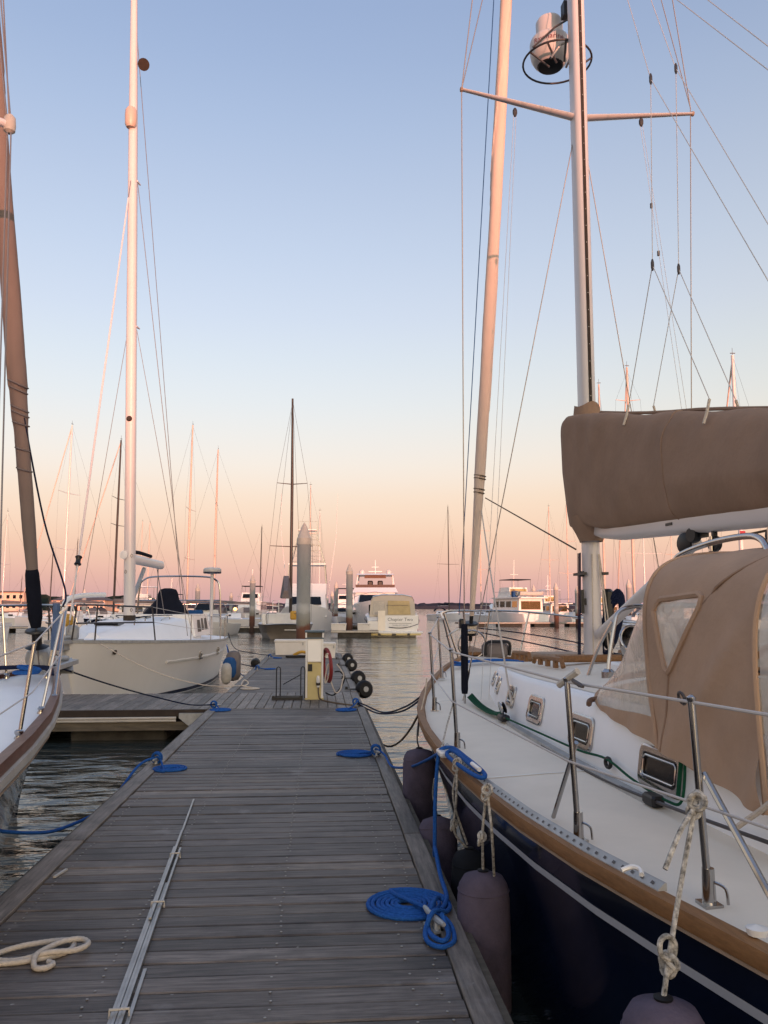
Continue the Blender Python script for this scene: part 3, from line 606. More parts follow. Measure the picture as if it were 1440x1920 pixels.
solo('coiled_line', m, 'rope_white', 'white rope coil with upright loop beside the white sailboat stern', 'rope coil', loc=(-1.38, 16.9, DZ))
# loose white line, bottom left
m = MB(); q = [(-1.62, 4.06), (-1.40, 4.04), (-1.22, 4.10), (-1.15, 4.17), (-1.16, 4.26), (-1.22, 4.29), (-1.38, 4.24), (-1.47, 4.15), (-1.44, 4.08), (-1.36, 4.07), (-1.28, 4.11), (-1.22, 4.16)]
q2 = [(-1.33, 4.08), (-1.22, 4.09), (-1.11, 4.11), (-1.07, 4.18), (-1.12, 4.24), (-1.19, 4.22), (-1.24, 4.15), (-1.27, 4.06), (-1.25, 3.99), (-1.20, 3.98), (-1.18, 4.02), (-1.21, 4.045)]
m.rope(crom([Vector((a, b_, DZ + .014)) for a, b_ in q], 7), .0125); m.rope(crom([Vector((a, b_, DZ + .014 + (.022 if 0 < i < 8 else 0))) for i, (a, b_) in enumerate(q2)], 7), .0125)
solo('loose_line', m, 'rope_white', 'cream rope bunched in loose loops at the bottom left of the dock', 'rope', loc=(-1.25, 4.12, DZ))
# bundle of aluminium strips
A0, A1 = Vector((-.735, 2.9, DZ)), Vector((-1.028, 7.23, DZ)); ax = (A1 - A0).normalized(); sd_ = Vector((ax.y, -ax.x, 0))
bun = thing('metal_strip_bundle', 'bundle of long thin aluminium strips lying along the dock planks', 'metal strips', A0)
def strip(o, s0, s1, h, wd=.016, dz=0.0):
    m = MB(); a = A0 + ax * s0 + sd_ * o; b_ = A0 + ax * s1 + sd_ * o
    m.add([a + sd_ * s * wd / 2 + Vector((0, 0, z)) for s, z in ((-1, dz + .003), (1, dz + .003), (1, dz + h), (-1, dz + h))] + [b_ + sd_ * s * wd / 2 + Vector((0, 0, z)) for s, z in ((-1, dz + .003), (1, dz + .003), (1, dz + h), (-1, dz + h))], [(0, 1, 2, 3), (4, 7, 6, 5), (0, 4, 5, 1), (1, 5, 6, 2), (2, 6, 7, 3), (3, 7, 4, 0)])
    part('strip', m, 'alu', bun)
for i, (s0, s1) in enumerate(((0, 2.95), (.0, 3.0), (0, 2.2), (.05, 2.9))): strip(-.022 + i * .0145, s0, s1, .018 + .004 * (i % 2), .0125)
strip(.046, -.1, 1.05, .010, .015); strip(-.006, 1.6, 3.3, .012, .014, .023); strip(-.009, 2.95, 4.35, .016, .013)
for s, wd in ((.62, .075), (1.83, .066), (2.72, .06)):
    m = MB(); c = A0 + ax * s + sd_ * .005; m.tube([c - sd_ * wd / 2 + Vector((0, 0, .004)), c - sd_ * wd / 2 + Vector((0, 0, .034)), c + sd_ * wd / 2 + Vector((0, 0, .036)), c + sd_ * wd / 2 + Vector((0, 0, .004))], .006, 6); part('tie', m, 'pvc', bun)
m = MB(); m.box((-1.55, 5.35, DZ + .008), (.016, .15, .010), -.18); solo('white_batten', m, 'pvc', 'short white strip lying at the left dock edge', 'batten')
scene.cycles.use_denoising = True
# ------------------------------------------------------------------ generic lofted hull (x to starboard, y forward)
def hull(mb_side, ys, hb, zs, wl, zk, pow_=1.6, n=9, y_rake=None):
    """half-breadth at sheer hb, at water wl; sections from port sheer round the bottom to starboard sheer"""
    secs = []
    for i, y in enumerate(ys):
        pts = []
        for k in range(n):                       # sheer to water
            t = k / (n - 1); z = zs[i] * (1 - t); x = wl[i] + (hb[i] - wl[i]) * ((1 - t) ** pow_); pts.append((x, z))
        for k in range(1, 5):                    # below the water
            a = k / 4 * math.pi / 2; pts.append((wl[i] * math.cos(a), zk[i] * math.sin(a)))
        rk = (lambda z: 0) if y_rake is None else (lambda z, i=i: y_rake(i, z))
        secs.append([Vector((-x, y + rk(z), z)) for x, z in pts] + [Vector((x, y + rk(z), z)) for x, z in reversed(pts[:-1])])
    mb_side.loft(secs, caps=True, smooth=True); return secs
def deck_surface(ys, hb, zs, camber=.05, inset=0.0, n=8):
    secs = [[Vector(((2 * k / n - 1) * max(h - inset, .005), y, z + camber * min(1, h) * (1 - (2 * k / n - 1) ** 2))) for k in range(n + 1)] for y, h, z in zip(ys, hb, zs)]
    return MB().loft(secs, smooth=True)

# ------------------------------------------------------------------ navy sailboat at the right
MB0 = Vector((2.55, 7.65, 0)); BRZ = R(3)
boat = thing('sailboat', 'large navy blue sailboat with tan canvas moored at the right of the dock', 'sailboat', MB0, BRZ, frame=True)
TB = Matrix.Translation(MB0) @ Matrix.Rotation(BRZ, 4, 'Z'); TBI = TB.inverted()
def bl(px, py, Y): return TBI @ at(px, py, Y)
HB = [(-8.0, .75), (-7.2, .98), (-6.3, 1.24), (-5.11, 1.5), (-4.14, 1.68), (-3.3, 1.765), (-2.31, 1.80), (-1.6, 1.79), (-.64, 1.73), (.31, 1.59), (.96, 1.45), (2.1, 1.13), (3.27, .73), (4.08, .38), (4.6, .15), (4.92, .03)]
def zsh(y): return 1.05 + .33 * max(0, (y + 4) / 8.5) ** 1.7
ysr = [-8.0, -7.2, -6.3, -5.6, -5.1, -4.6, -4.1, -3.5, -2.9, -2.3, -1.6, -1.0, -.4, .3, 1.0, 1.6, 2.2, 2.8, 3.3, 3.7, 4.1, 4.4, 4.65, 4.85, 4.95]
hbr = smooth_tab(HB, ysr); hbr[-1] = .02; zsr = [zsh(y) for y in ysr]
WL = [(-8.0, .45), (-6.3, 1.05), (-4.1, 1.48), (-2.3, 1.60), (-.6, 1.46), (.96, 1.10), (2.1, .74), (3.27, .34), (4.08, .12), (4.6, .03), (4.95, .01)]
wlr = smooth_tab(WL, ysr)
m = MB(); hull(m, ysr, hbr, zsr, wlr, [-.5] * len(ysr), 1.7, y_rake=lambda i, z: -max(0, (ysr[i] - 2.2)) / 2.7 * .55 * max(0, 1 - max(0, z) / 1.40) ** 1.2)
part('hull', m, 'navy_gel', boat, angle=60)
def hx(y, z):
    h = interp(list(zip(ysr, hbr)), y); w_ = interp(list(zip(ysr, wlr)), y); return w_ + (h - w_) * (z / zsh(y)) ** 1.7
def hrake(y, z): return -max(0, y - 2.2) / 2.7 * .55 * max(0, 1 - max(0, z) / 1.40) ** 1.2
for sgn in (-1, 1):
    m = MB()   # pale stripe
    m.loft([[Vector((sgn * (hx(y, zsh(y) - d) + .004), y + hrake(y, zsh(y) - d), zsh(y) - d)) for d in (.16, .198)] for y in ysr[1:-2]]); part('cove_stripe', m, 'stripe_grey', boat)
    m = MB()   # teak rub rail
    m.loft([[Vector((sgn * (h + a), y, zsh(y) + z)) for a, z in ((-.05, .0), (.022, -.008), (.03, .02), (.024, .052), (-.03, .056))] for y, h in zip(ysr, hbr)], closed=True, smooth=True, caps=True); part('rub_rail', m, 'teak', boat, angle=30)
    m = MB()   # white bead under the rail
    m.tube([Vector((sgn * (h + .008), y, zsh(y) - .018)) for y, h in zip(ysr, hbr)], .011, 6); part('bead', m, 'teak_grey', boat)
    m = MB()   # perforated alloy toe rail
    yt = [y for y in ysr if -5.05 <= y <= -1.55] if sgn < 0 else [y for y in ysr if -5.05 <= y <= 2.5]
    yy = yt[0]; P0 = []
    while yy < yt[-1]: P0.append(yy); yy += .12
    m.loft([[Vector((sgn * (interp(list(zip(ysr, hbr)), y) - a), y, zsh(y) + z)) for a, z in ((.008, .054), (.008, .058), (.034, .082), (.042, .082), (.042, .054))] for y in P0], closed=True, caps=True); tr = part('toe_rail', m, 'alu_dull', boat)
    m = MB()
    yy = yt[0] + .05
    while yy < yt[-1] - .05:
        h = interp(list(zip(ysr, hbr)), yy) - .0200; m.add([Vector((sgn * (h + a), yy + b_, zsh(yy) + .0712 + z)) for a, b_, z in ((.0045, -.010, -.0045), (.0045, .010, -.0045), (-.004, .010, .004), (-.004, -.010, .004))], [(0, 1, 2, 3)]); yy += .062
    part('slots', m, 'wire_dark', tr, kind='stuff')
m = MB(); m.lathe([(.0, 0), (.03, .0), (.034, .02), (.0, .03)], (-1.475, -5.02, zsh(-5) + .06), 10); part('rail_end', m, 'white_gel', boat)
dm = deck_surface(ysr, hbr, [z + .02 for z in zsr], .05, .045); part('deck', dm, 'deck_cream', boat, angle=60)
for ya in (-2.55, .55):
    m = MB(); h = interp(list(zip(ysr, hbr)), ya); m.loft([[Vector((-h + .1 + (h - 1.08) * t, ya + dy, zsh(ya) + .0245 + .05 * (1 - ((-h + .1 + (h - 1.08) * t) / h) ** 2))) for t in (0, .5, .97)] for dy in (-.008, .008)]); part('deck_seam', m, 'white_gel', boat)
# cabin trunk
CB = [(2.0, .06, .03, 1.38), (1.93, .28, .2, 1.41), (1.75, .47, .37, 1.44), (1.4, .64, .53, 1.47), (1.0, .76, .65, 1.49), (.1, .92, .82, 1.52), (-.76, 1.0, .90, 1.53), (-2.1, .99, .905, 1.54), (-3.1, .975, .90, 1.55), (-4.2, .95, .88, 1.55), (-5.6, .93, .86, 1.55)]
secs = []
for y, hb_, ht, zt in CB:
    zb = zsh(y) + .01; L_ = [(-hb_, zb), (-hb_ + (hb_ - ht) * .35, zb + (zt - zb) * .45), (-ht - .012, zt - .04), (-ht + .012, zt - .008), (-ht + .05, zt)]
    for k in range(1, 8): t = -1 + 2 * k / 8; L_.append((t * (ht - .05), zt + .10 * min(1, ht) * (1 - t * t)))
    secs.append([Vector((a, y, b_)) for a, b_ in L_] + [Vector((-a, y, b_)) for a, b_ in reversed(L_[:5])])
m = MB(); m.loft(secs, caps=True, smooth=True); cab = part('cabin', m, 'cabin_white', boat, angle=45)
m = MB(); m.loft([[v + Vector((0, 0, .004)) for v in s[4:12]] for s in secs[1:]], smooth=True); part('cabin_top', m, 'deck_cream', boat, angle=60)
def cabx(y, z):
    hb_ = interp([(a[0], a[1]) for a in CB[::-1]], y); ht = interp([(a[0], a[2]) for a in CB[::-1]], y); zt = interp([(a[0], a[3]) for a in CB[::-1]], y); zb = zsh(y) + .01
    t = (z - zb) / (zt - zb); return hb_ - (hb_ - ht) * (.35 * min(t, .45) / .45 + .65 * max(0, t - .45) / .55)
def rrect(w_, h_, r, n=4):
    o = []
    for cx, cy, a0 in ((w_ / 2 - r, h_ / 2 - r, 0), (-w_ / 2 + r, h_ / 2 - r, 90), (-w_ / 2 + r, -h_ / 2 + r, 180), (w_ / 2 - r, -h_ / 2 + r, 270)):
        for k in range(n + 1): a = R(a0 + 90 * k / n); o.append((cx + r * math.cos(a), cy + r * math.sin(a)))
    return o
for sgn in (-1, 1):
    for y, z, w_, h_ in ((.80, 1.385, .24, .15), (.28, 1.37, .27, .165), (-.48, 1.345, .30, .185), (-1.24, 1.325, .36, .21), (-2.2, 1.30, .40, .215), (-3.3, 1.262, .47, .215)):
        xo = cabx(y, z); dxdz = (cabx(y, z + .08) - cabx(y, z - .08)) / .16; dxdy = (cabx(y + .1, z) - cabx(y - .1, z)) / .2
        ty = Vector((sgn * dxdy, 1, 0)).normalized(); tz = Vector((sgn * dxdz, 0, 1)).normalized(); nn = Vector((sgn, 0, 0)); nn = (nn - ty * nn.dot(ty)); nn = (nn - tz * nn.dot(tz)).normalized()
        c = Vector((sgn * xo, y, z))
        def ring(w2, h2, r, d): return [c + ty * a + tz * b_ + nn * d for a, b_ in rrect(w2, h2, r)]
        m = MB(); m.loft([ring(w_, h_, .05, -.01), ring(w_, h_, .05, .012), ring(w_ - .02, h_ - .02, .045, .017), ring(w_ - .085, h_ - .075, .03, .017), ring(w_ - .095, h_ - .085, .03, .002)], closed=True); pl = part('portlight', m, 'steel', boat, angle=30)
        m = MB(); m.poly(ring(w_ - .09, h_ - .08, .03, .006)); part('glass', m, 'glass_dark', pl)
        m = MB(); m.tube(ring(w_ - .12, h_ - .11, .025, .014), .006, 6, closed=True); part('inner_frame', m, 'steel', pl)
# genoa track and car along the side deck
for sgn in (-1, 1):
    m = MB(); ytk = [-.45, -1.2, -2.0, -2.8, -3.35]
    m.loft([[Vector((sgn * (cabx(y, zsh(y) + .02) + a), y, zsh(y) + z)) for a, z in ((.05, .05), (.095, .045), (.095, .075), (.05, .08))] for y in ytk], closed=True, caps=True); part('genoa_track', m, 'alu_dull', boat)
    m = MB(); m.box((sgn * (cabx(-3.4, 1.08) + .075), -3.4, zsh(-3.4) + .085), (.07, .13, .055), bev=.012); part('track_stop', m, 'black', boat)
    m = MB(); c = Vector((sgn * (cabx(-.75, 1.15) + .085), -.75, zsh(-.75) + .12)); m.box(c - Vector((0, 0, .03)), (.07, .15, .05), bev=.01); m.lathe([(.045, -.02), (.05, -.012), (.03, 0), (.05, .012), (.045, .02)], c + Vector((0, .02, .045)), 14, (1, 0, .3)); part('sheet_block', m, 'black', boat)
    m = MB(); m.lathe([(.03, -.024), (.056, -.022), (.056, -.014)], c + Vector((sgn * .0, .02, .05)), 14, (1, 0, .3)); part('block_cheek', m, 'steel', boat)
# mast
MH = 19.0
mp_ = rrect(.135, .205, .055, 4)
m = MB(); m.loft([[Vector((a, b_ - .0 - (z - 1.6) * .004, z)) for a, b_ in mp_] for z in (1.56, 6, 12, MH)], closed=True, caps=True, smooth=True); part('mast', m, 'mast_white', boat, angle=30)
m = MB(); m.loft([[Vector((a, -.1035 - b_ - (z - 1.6) * .004, z)) for a, b_ in ((-.014, 0), (-.014, .010), (.014, .010), (.014, 0))] for z in (3.0, 6, 12, MH - .2)], closed=True, caps=True); tk = part('mast_track', m, 'wood_dark', boat)
m = MB(); z = 3.6
while z < 12: m.lathe([(.005, 0), (.004, .004)], (0, -.114 - (z - 1.6) * .004, z), 6, (0, -1, 0)); z += .17
part('track_bolts', m, 'alu', tk, kind='stuff')
m = MB(); m.loft([[Vector((a * 1.5, b_ * 1.35, z)) for a, b_ in mp_] for z in (1.545, 1.60)], closed=True, caps=True); part('mast_collar', m, 'alu_dull', boat)
# spreaders
for sgn, tip in ((-1, Vector((-1.2, -.02, 7.20))), (1, Vector((1.22, -.02, 7.14)))):
    r0 = Vector((sgn * .06, -.02, 7.0)); m = MB(); secs = []
    for t in (0, .35, .7, 1.0):
        c = r0.lerp(tip, t); k = 1 - .55 * t; secs.append([c + Vector((0, .055 * k * math.cos(a), .026 * k * math.sin(a))) for a in [2 * math.pi * j / 10 for j in range(10)]])
    m.loft(secs, closed=True, caps=True, smooth=True); part('spreader', m, 'mast_white', boat)
    m = MB(); m.lathe([(.0, -.02), (.024, -.012), (.026, .01), (.0, .02)], tip, 8, (1, 0, 0)); part('spreader_tip', m, 'teak_grey', boat)
def wire(name, pts, r, m_, label=None, n=6):
    m = MB(); m.tube(pts, r, n); return part(name, m, m_, boat, label)
WR = .0048
CHP = Vector((-1.15, .36, 1.17))
for sgn in (-1, 1):
    ch = Vector((sgn * 1.15, .36, 1.17)); tp = Vector((sgn * 1.2, -.02, 7.20)); fl = ch + Vector((-sgn * .02, .18, 0))
    wire('cap_shroud', [ch + Vector((0, 0, .1)), tp, Vector((sgn * .05, -.05, 16.5))], WR * 1.15, 'wire')
    wire('upper_diagonal', [tp, Vector((sgn * .06, -.02, 12.2))], WR, 'wire')
    lo = Vector((sgn * .065, 0, 6.72)); wire('lower_shroud', [fl, lo], WR, 'wire')
    m = MB(); m.box(ch + Vector((0, -.01, -.005)), (.11, .07, .012)); m.box(ch + Vector((0, 0, .05)), (.012, .045, .13)); part('chainplate', m, 'steel', boat)
    m = MB(); d = (lo - fl).normalized(); m.tube([fl, fl + d * .08], .010, 8); m.tube([fl + d * .08, fl + d * .14, fl + d * .3, fl + d * .36], [.007, .013, .013, .007], 8); m.tube([fl + d * .36, fl + d * .45], .008, 8); part('turnbuckle', m, 'steel', boat)
    dd = (tp - ch).normalized(); m = MB(); m.tube([ch + dd * s for s in (.12, .16, .5, .72, .78)], [.028, .034, .036, .034, .03], 12); part('shroud_cover', m, 'canvas_dark', boat)
# furled genoa on its forestay
SB, ST = Vector((-.02, 4.93, 1.5)), Vector((0, .15, 18.9))
def stay(z): t = (z - SB.z) / (ST.z - SB.z); return SB.lerp(ST, t) + Vector((0, -.16 * 4 * t * (1 - t), 0))
wire('forestay', [stay(z) for z in (1.42, 2.0, 6, 12, 18.8)], .008, 'wire')
prf = [(1.98, .034), (2.2, .04), (2.8, .05), (3.3, .062), (3.75, .07), (3.95, .078), (4.4, .08), (5.5, .084), (7, .084), (9, .08), (12, .07), (16, .05), (18, .03)]
def furl(stay_, prof, z0, z1, turn, seed):
    secs = []; z = z0
    while z < z1:
        r = interp(prof, z); c = stay_(z); sec = []
        for j in range(30):
            a = 2 * math.pi * j / 30; u = ((a - z * turn) / (2 * math.pi)) % 1.0
            rr = r * (.93 + .17 * u + .03 * math.sin(2 * a + z * 3.1 + seed) + .05 * noise.noise(Vector((a * .8, z * 1.9, seed))) + .025 * noise.noise(Vector((u * 6, z * 9, seed))))
            sec.append(c + Vector((math.cos(a) * rr, math.sin(a) * rr, 0)))
        secs.append(sec); z += .05
    return MB().loft(secs, closed=True, caps=True, smooth=True)
part('furled_genoa', furl(stay, prf, 1.98, 18, 1.15, 1.0), 'sail', boat, angle=32)
for zz in (3.78, 3.83, 3.98, 4.02):
    m = MB(); m.torus(stay(zz), interp(prf, zz) * 1.1, .008, (.15, -.1, 1), 16, 6); part('sail_tie', m, 'rope_brown', boat)
m = MB(); c = stay(1.80); m.lathe([(.10, -.10), (.115, -.09), (.06, -.07), (.06, .05), (.115, .07), (.10, .085)], c, 20, (0, -.25, 1)); m.lathe([(.03, -.2), (.03, .2)], c, 10, (0, -.25, 1)); part('furler_drum', m, 'black', boat)
m = MB(); m.lathe([(.09, -.065), (.095, 0), (.09, .045)], c, 16, (0, -.25, 1)); part('furling_line_wraps', m, 'rope_white', boat)
m = MB(); m.box(c + Vector((-.13, .02, .06)), (.09, .1, .16), bev=.02); part('furler_cage', m, 'black', boat)
wire('furling_line', crom([c + Vector((.08, -.05, 0)), c + Vector((.5, -1.0, -.05)), Vector((.95, 2.9, 1.65)), Vector((1.1, 2.0, 1.55))], 4), .008, 'rope_navy')
wire('lazy_line', [c + Vector((.06, -.05, -.05)), Vector((.6, 3.2, 1.6)), Vector((.8, 1.2, 1.5))], .009, 'rope_navy')
wire('genoa_sheet', [stay(3.7) + Vector((.09, -.05, 0)), Vector((-.1, .12, 2.66))], .009, 'rope_brown')
wire('genoa_sheet', sag(stay(3.62) + Vector((.03, -.06, -.1)), Vector((-1.0, -.72, 1.30)), .04, 10), .009, 'rope_white')
# boom, sail cover, vang
m = MB(); bp_ = rrect(.15, .22, .05, 3)
m.loft([[Vector((a * k, y, zc + b_ * k)) for a, b_ in bp_] for y, k, zc in ((-.16, .55, 2.83), (-.35, .75, 2.81), (-.75, 1.0, 2.79), (-5.6, 1.0, 2.575))], closed=True, caps=True, smooth=True); boom = part('boom', m, 'mast_white', boat, angle=30)
m = MB(); m.box((-.077, -1.75, 2.715), (.008, .10, .02)); part('boom_slot', m, 'black', boom)
secs = []; rdc = random.Random(4)
YC = [.30, .27, .20, .05] + [-.1 * k for k in range(1, 37)] + [-4.2, -5.2]
for i, y in enumerate(YC):
    zt = interp([(-5.2, 3.0), (-3.6, 3.14), (-2.8, 3.33), (-2.2, 3.47), (-1.5, 3.61), (-.9, 3.75), (-.3, 3.90), (.0, 3.95), (.30, 3.94)], y) + .010 * math.sin(y * 6.1)
    zb = interp([(-5.2, 2.56), (-2.87, 2.68), (-.9, 2.775), (-.5, 2.80), (-.2, 2.86), (.3, 2.88)], y); hw = interp([(-5.2, .13), (-2.8, .17), (-1.2, .185), (-.3, .20), (.1, .20), (.2, .175), (.27, .11), (.30, .03)], y)
    sec = []; N = 56
    for j in range(N):
        a = 2 * math.pi * j / N; s_, c_ = math.sin(a), math.cos(a)
        x = hw * math.copysign(abs(c_) ** interp([(-2, .5), (-.3, .17)], y), c_); zz = (zt + zb) / 2 + (zt - zb) / 2 * math.copysign(abs(s_) ** interp([(-3, .8), (-.8, .45), (-.1, .17)], y), s_)
        t = min(1, max(0, (zz - zb) / (zt - zb))); ft = interp([(-4, .40), (-2.8, .46), (-1.2, .66), (-.3, .95), (.3, 1.0)], y); x *= (ft + (1 - ft) * ((1 - t) / .65) ** .6) if t > .35 else .72 + .28 * (t / .35)
        fold = .034 * noise.noise(Vector((y * 2.6 + zz * 1.6, zz * .9, c_))) + .012 * math.sin(y * 8 + zz * 4.0 + c_ * 2) + .02 * max(0, math.sin(y * 5.2 - zz * 2.2)) ** 6 - sum(.03 * math.exp(-((y - y0 - (t - 1) * sl) / .07) ** 2) * max(0, t - .35) for y0, sl in ((-1.2, .25), (-2.43, -.2), (-1.9, .35), (-.35, -.3)))
        sec.append(Vector((x + math.copysign(fold, c_) * (1 - abs(s_) ** 4), y, zz)))
    secs.append(sec)
m = MB(); m.loft(secs, closed=True, caps=True, smooth=True); cov = part('sail_cover', m, 'canvas', boat, angle=80)
for ii in (22,):
    m = MB(); m.tube([v + Vector((math.copysign(.001, v.x), 0, 0)) for v in secs[ii]], .006, 6, closed=True); part('cover_seam', m, 'canvas', cov)
m = MB(); m.loft([[Vector((math.cos(a) * (.115 + .035 * (4.03 - z) / .25), -.02 + math.sin(a) * .15 * (1 + .2 * (4.03 - z)), z + .02 * math.sin(3 * a))) for a in [2 * math.pi * j / 16 for j in range(16)]] for z in (3.78, 3.9, 3.99, 4.03)], closed=True, smooth=True); part('cover_collar', m, 'canvas', cov)
m = MB(); m.loft([[Vector((math.cos(a) * hx0, -.03 + math.sin(a) * hy0 , z)) for a in [2 * math.pi * j / 20 for j in range(20)]] for z, hx0, hy0 in ((2.96, .19, .26), (2.88, .175, .24), (2.80, .13, .20), (2.74, .105, .16), (2.72, .10, .15))], closed=True, smooth=True); part('cover_skirt', m, 'canvas', cov)
m = MB(); m.tube([Vector((0, y, interp([(-3.6, 3.14), (-2.8, 3.335), (-2.2, 3.475), (-1.5, 3.615), (-.9, 3.755), (-.3, 3.905)], y) + .004)) for y in (-.35, -.6, -.9, -1.3, -1.7, -2.1, -2.5, -3.0, -3.6)], .013, 6); part('cover_seam', m, 'canvas', cov)
CT = [(-3.6, 3.14), (-2.8, 3.33), (-2.2, 3.47), (-1.5, 3.61), (-.9, 3.75), (-.3, 3.90)]
for y, sg in ((-1.18, -1), (-2.44, -1), (-1.21, 1), (-2.42, 1)):
    zt = interp(CT, y); m = MB(); m.tube([Vector((sg * .15, y, zt - .10)), Vector((sg * .125, y, zt - .03)), Vector((sg * .10, y, zt + .07))], .011, 6); part('jack_strap', m, 'rope_white', cov)
va, vb = Vector((0, -.16, 1.86)), Vector((0, -2.02, 2.56))
m = MB(); m.tube([va, va.lerp(vb, .6), va.lerp(vb, .62), vb], [.045, .045, .033, .033], 12); part('boom_vang', m, 'mast_white', boat)
m = MB(); m.lathe([(.06, -.03), (.075, -.02), (.075, .02), (.06, .03)], vb + Vector((-.04, .1, .0)), 16, (1, .2, 0)); m.lathe([(.05, -.03), (.06, 0), (.05, .03)], vb + Vector((-.04, -.02, .05)), 12, (1, .2, 0)); m.box(vb + Vector((0, -.02, .07)), (.06, .16, .08)); part('vang_block', m, 'black', boat)
for y, s in ((-2.28, 1), (-2.95, 1.15)):
    m = MB(); m.lathe([(.045, -.022), (.055, -.012), (.055, .012), (.045, .022)], (-.02, y, 2.53), 14, (1, .3, 0)); m.box((-.02, y, 2.60), (.03, .03, .1)); part('mainsheet_block', m, 'black', boat)
    m = MB(); m.box((-.05, y, 2.53), (.006, .03, .10)); part('block_plate', m, 'steel', boat)
wire('mainsheet', [Vector((0, -2.28, 2.55)), Vector((0, -2.95, 2.57))], .008, 'rope_brown')
wire('mainsheet', [Vector((0, -2.28, 2.52)), Vector((-.02, -2.0, 2.40)), Vector((0, -1.85, 2.32))], .008, 'rope_brown')
# lazy jacks, topping lift, halyards, backstays
for sg, K_, U_, ya_ in ((-1, Vector((-.18, -1.86, 4.66)), Vector((-.15, -1.89, 6.14)), (-1.18, -2.44)), (1, Vector((.18, -1.57, 4.77)), Vector((.15, -1.72, 6.37)), (-1.21, -2.42))):
    wire('lazy_jack', [Vector((sg * .05, -.12, 10.5)), U_], .0030, 'lifeline'); wire('lazy_jack', [U_, K_], .0030, 'lifeline')
    wire('lazy_jack', [U_, Vector((sg * .10, -3.65, 3.22))], .0030, 'lifeline')
    for yb in ya_: wire('lazy_jack', [K_, Vector((sg * .10, yb, interp(CT, yb) + .07))], .0032, 'lifeline')
    for c_ in (K_, U_): m = MB(); m.lathe([(.006, -.045), (.013, -.02), (.013, .02), (.006, .045)], c_, 8); part('jack_ring', m, 'wire_dark', boat)
    wire('topping_lift', [Vector((sg * .05, -.12, 9.2 + .1 * sg)), Vector((sg * .06, -5.3, 2.75))], .0034, 'lifeline')
wire('topping_lift', [Vector((.03, -.2, 18.6)), Vector((0, -5.5, 2.9))], .0042, 'wire')
for x in (-.3, .3): wire('backstay', [Vector((0, -.15, 18.8)), Vector((x * 2.2, -7.9, 1.3))], .0045, 'wire')
wire('running_backstay', [Vector((.08, -.1, 13.5)), Vector((1.5, -5.2, 1.2))], .0045, 'wire')
wire('spinnaker_halyard', [Vector((-.12, .2, 18.2)), Vector((-.32, 4.3, 2.0))], .0062, 'canvas_blue')
for sgn, xx, z1 in ((-1, -.66, 1.3), (1, .66, 1.5)):
    t = .5; tb = Vector((sgn * .66, -.02, 7.04)); m = MB(); m.lathe([(.012, -.05), (.024, -.02), (.024, .01), (.012, .035)], tb - Vector((0, 0, .03)), 8); part('flag_block', m, 'wire_dark', boat)
    for dx in (-.012, .012): wire('flag_halyard', [tb + Vector((dx, 0, -.06)), Vector((sgn * 1.12 + dx * 3, -.3, z1))], .0022, 'lifeline')
m = MB(); m.box((.66 + .06, -.05, 6.1), (.02, .02, .05)); m.box((.66 + .11, -.06, 5.6), (.02, .02, .05)); part('flag_clip', m, 'wire_dark', boat)
for dx, dy in ((-.03, -.11), (.03, -.12), (.05, -.09)): wire('halyard', [Vector((dx, dy, 2.6)), Vector((dx * 2.5, dy - .08, 1.64))], .007, 'rope_white')
for dx, dy in ((-.09, .05), (-.085, .10), (-.1, .0)): wire('halyard', [Vector((dx, dy, 2.62)), Vector((dx * 1.2, dy + .02, 1.66))], .006, 'rope_navy')
m = MB(); m.box((-.095, .04, 2.42), (.03, .28, .025)); m.box((-.075, .04, 2.42), (.05, .08, .05)); part('mast_cleat', m, 'black', boat)
m = MB(); m.box((-.1, -.02, 2.16), (.025, .03, .22)); m.box((-.08, -.02, 2.16), (.05, .04, .06)); part('mast_cleat', m, 'black', boat)
m = MB(); m.box((.09, -.03, 2.42), (.06, .2, .025)); part('mast_cleat', m, 'black', boat)
m = MB()
for i in range(9): m.torus(Vector((.16 + .014 * (i % 3), -.06 + .012 * i, 1.98 - .012 * i)), .30, .013, (.25, 1, .05 * i), 22, 6, .24)
part('halyard_coil', m, 'rope_navy', boat)
m = MB(); m.box((.15, -.02, 2.0), (.10, .10, .56), bev=.03); part('winch_bag', m, 'black', boat)
# radar dome with guard, ahead of the mast
dome = Vector((-.12, .44, 8.02)); m = MB(); m.lathe([(.02, -.17), (.135, -.16), (.17, -.125), (.20, -.07), (.212, 0), (.212, .10), (.20, .135), (.17, .16), (.14, .17), (.145, .33), (.125, .37), (.03, .39)], dome, 28); rad = part('radar_dome', m, 'dome_white', boat, angle=35)
m = MB(); m.lathe([(.02, -.182), (.128, -.17), (.14, -.156)], dome, 20); part('dome_base', m, 'black', rad)
def on_dome(x, y): a = R(-112) + x / .212; return dome + Vector((math.cos(a) * .2145, math.sin(a) * .2145, .02 + y))
part('lettering', text_mesh('Raymarine', .080, None, 'lettering', on_dome), 'lettering_red', rad)
m = MB(); ring_c = dome + Vector((.07, -.02, -.12)); m.torus(ring_c, .36, .011, (0, 0, 1), 36, 8)
for a in (200, 235, 265, 340): m.tube([ring_c + Vector((math.cos(R(a)) * .36, math.sin(R(a)) * .36, 0)), ring_c + Vector((.0, -.1, -.17)) + Vector((math.cos(R(a)) * .15, math.sin(R(a)) * .15, 0))], .011, 6)
m.tube([ring_c + Vector((-.33, -.20, 0)), ring_c + Vector((-.1, -.24, .22)), ring_c + Vector((.06, -.30, .30))], .011, 6)
part('radar_guard', m, 'wire_dark', rad)
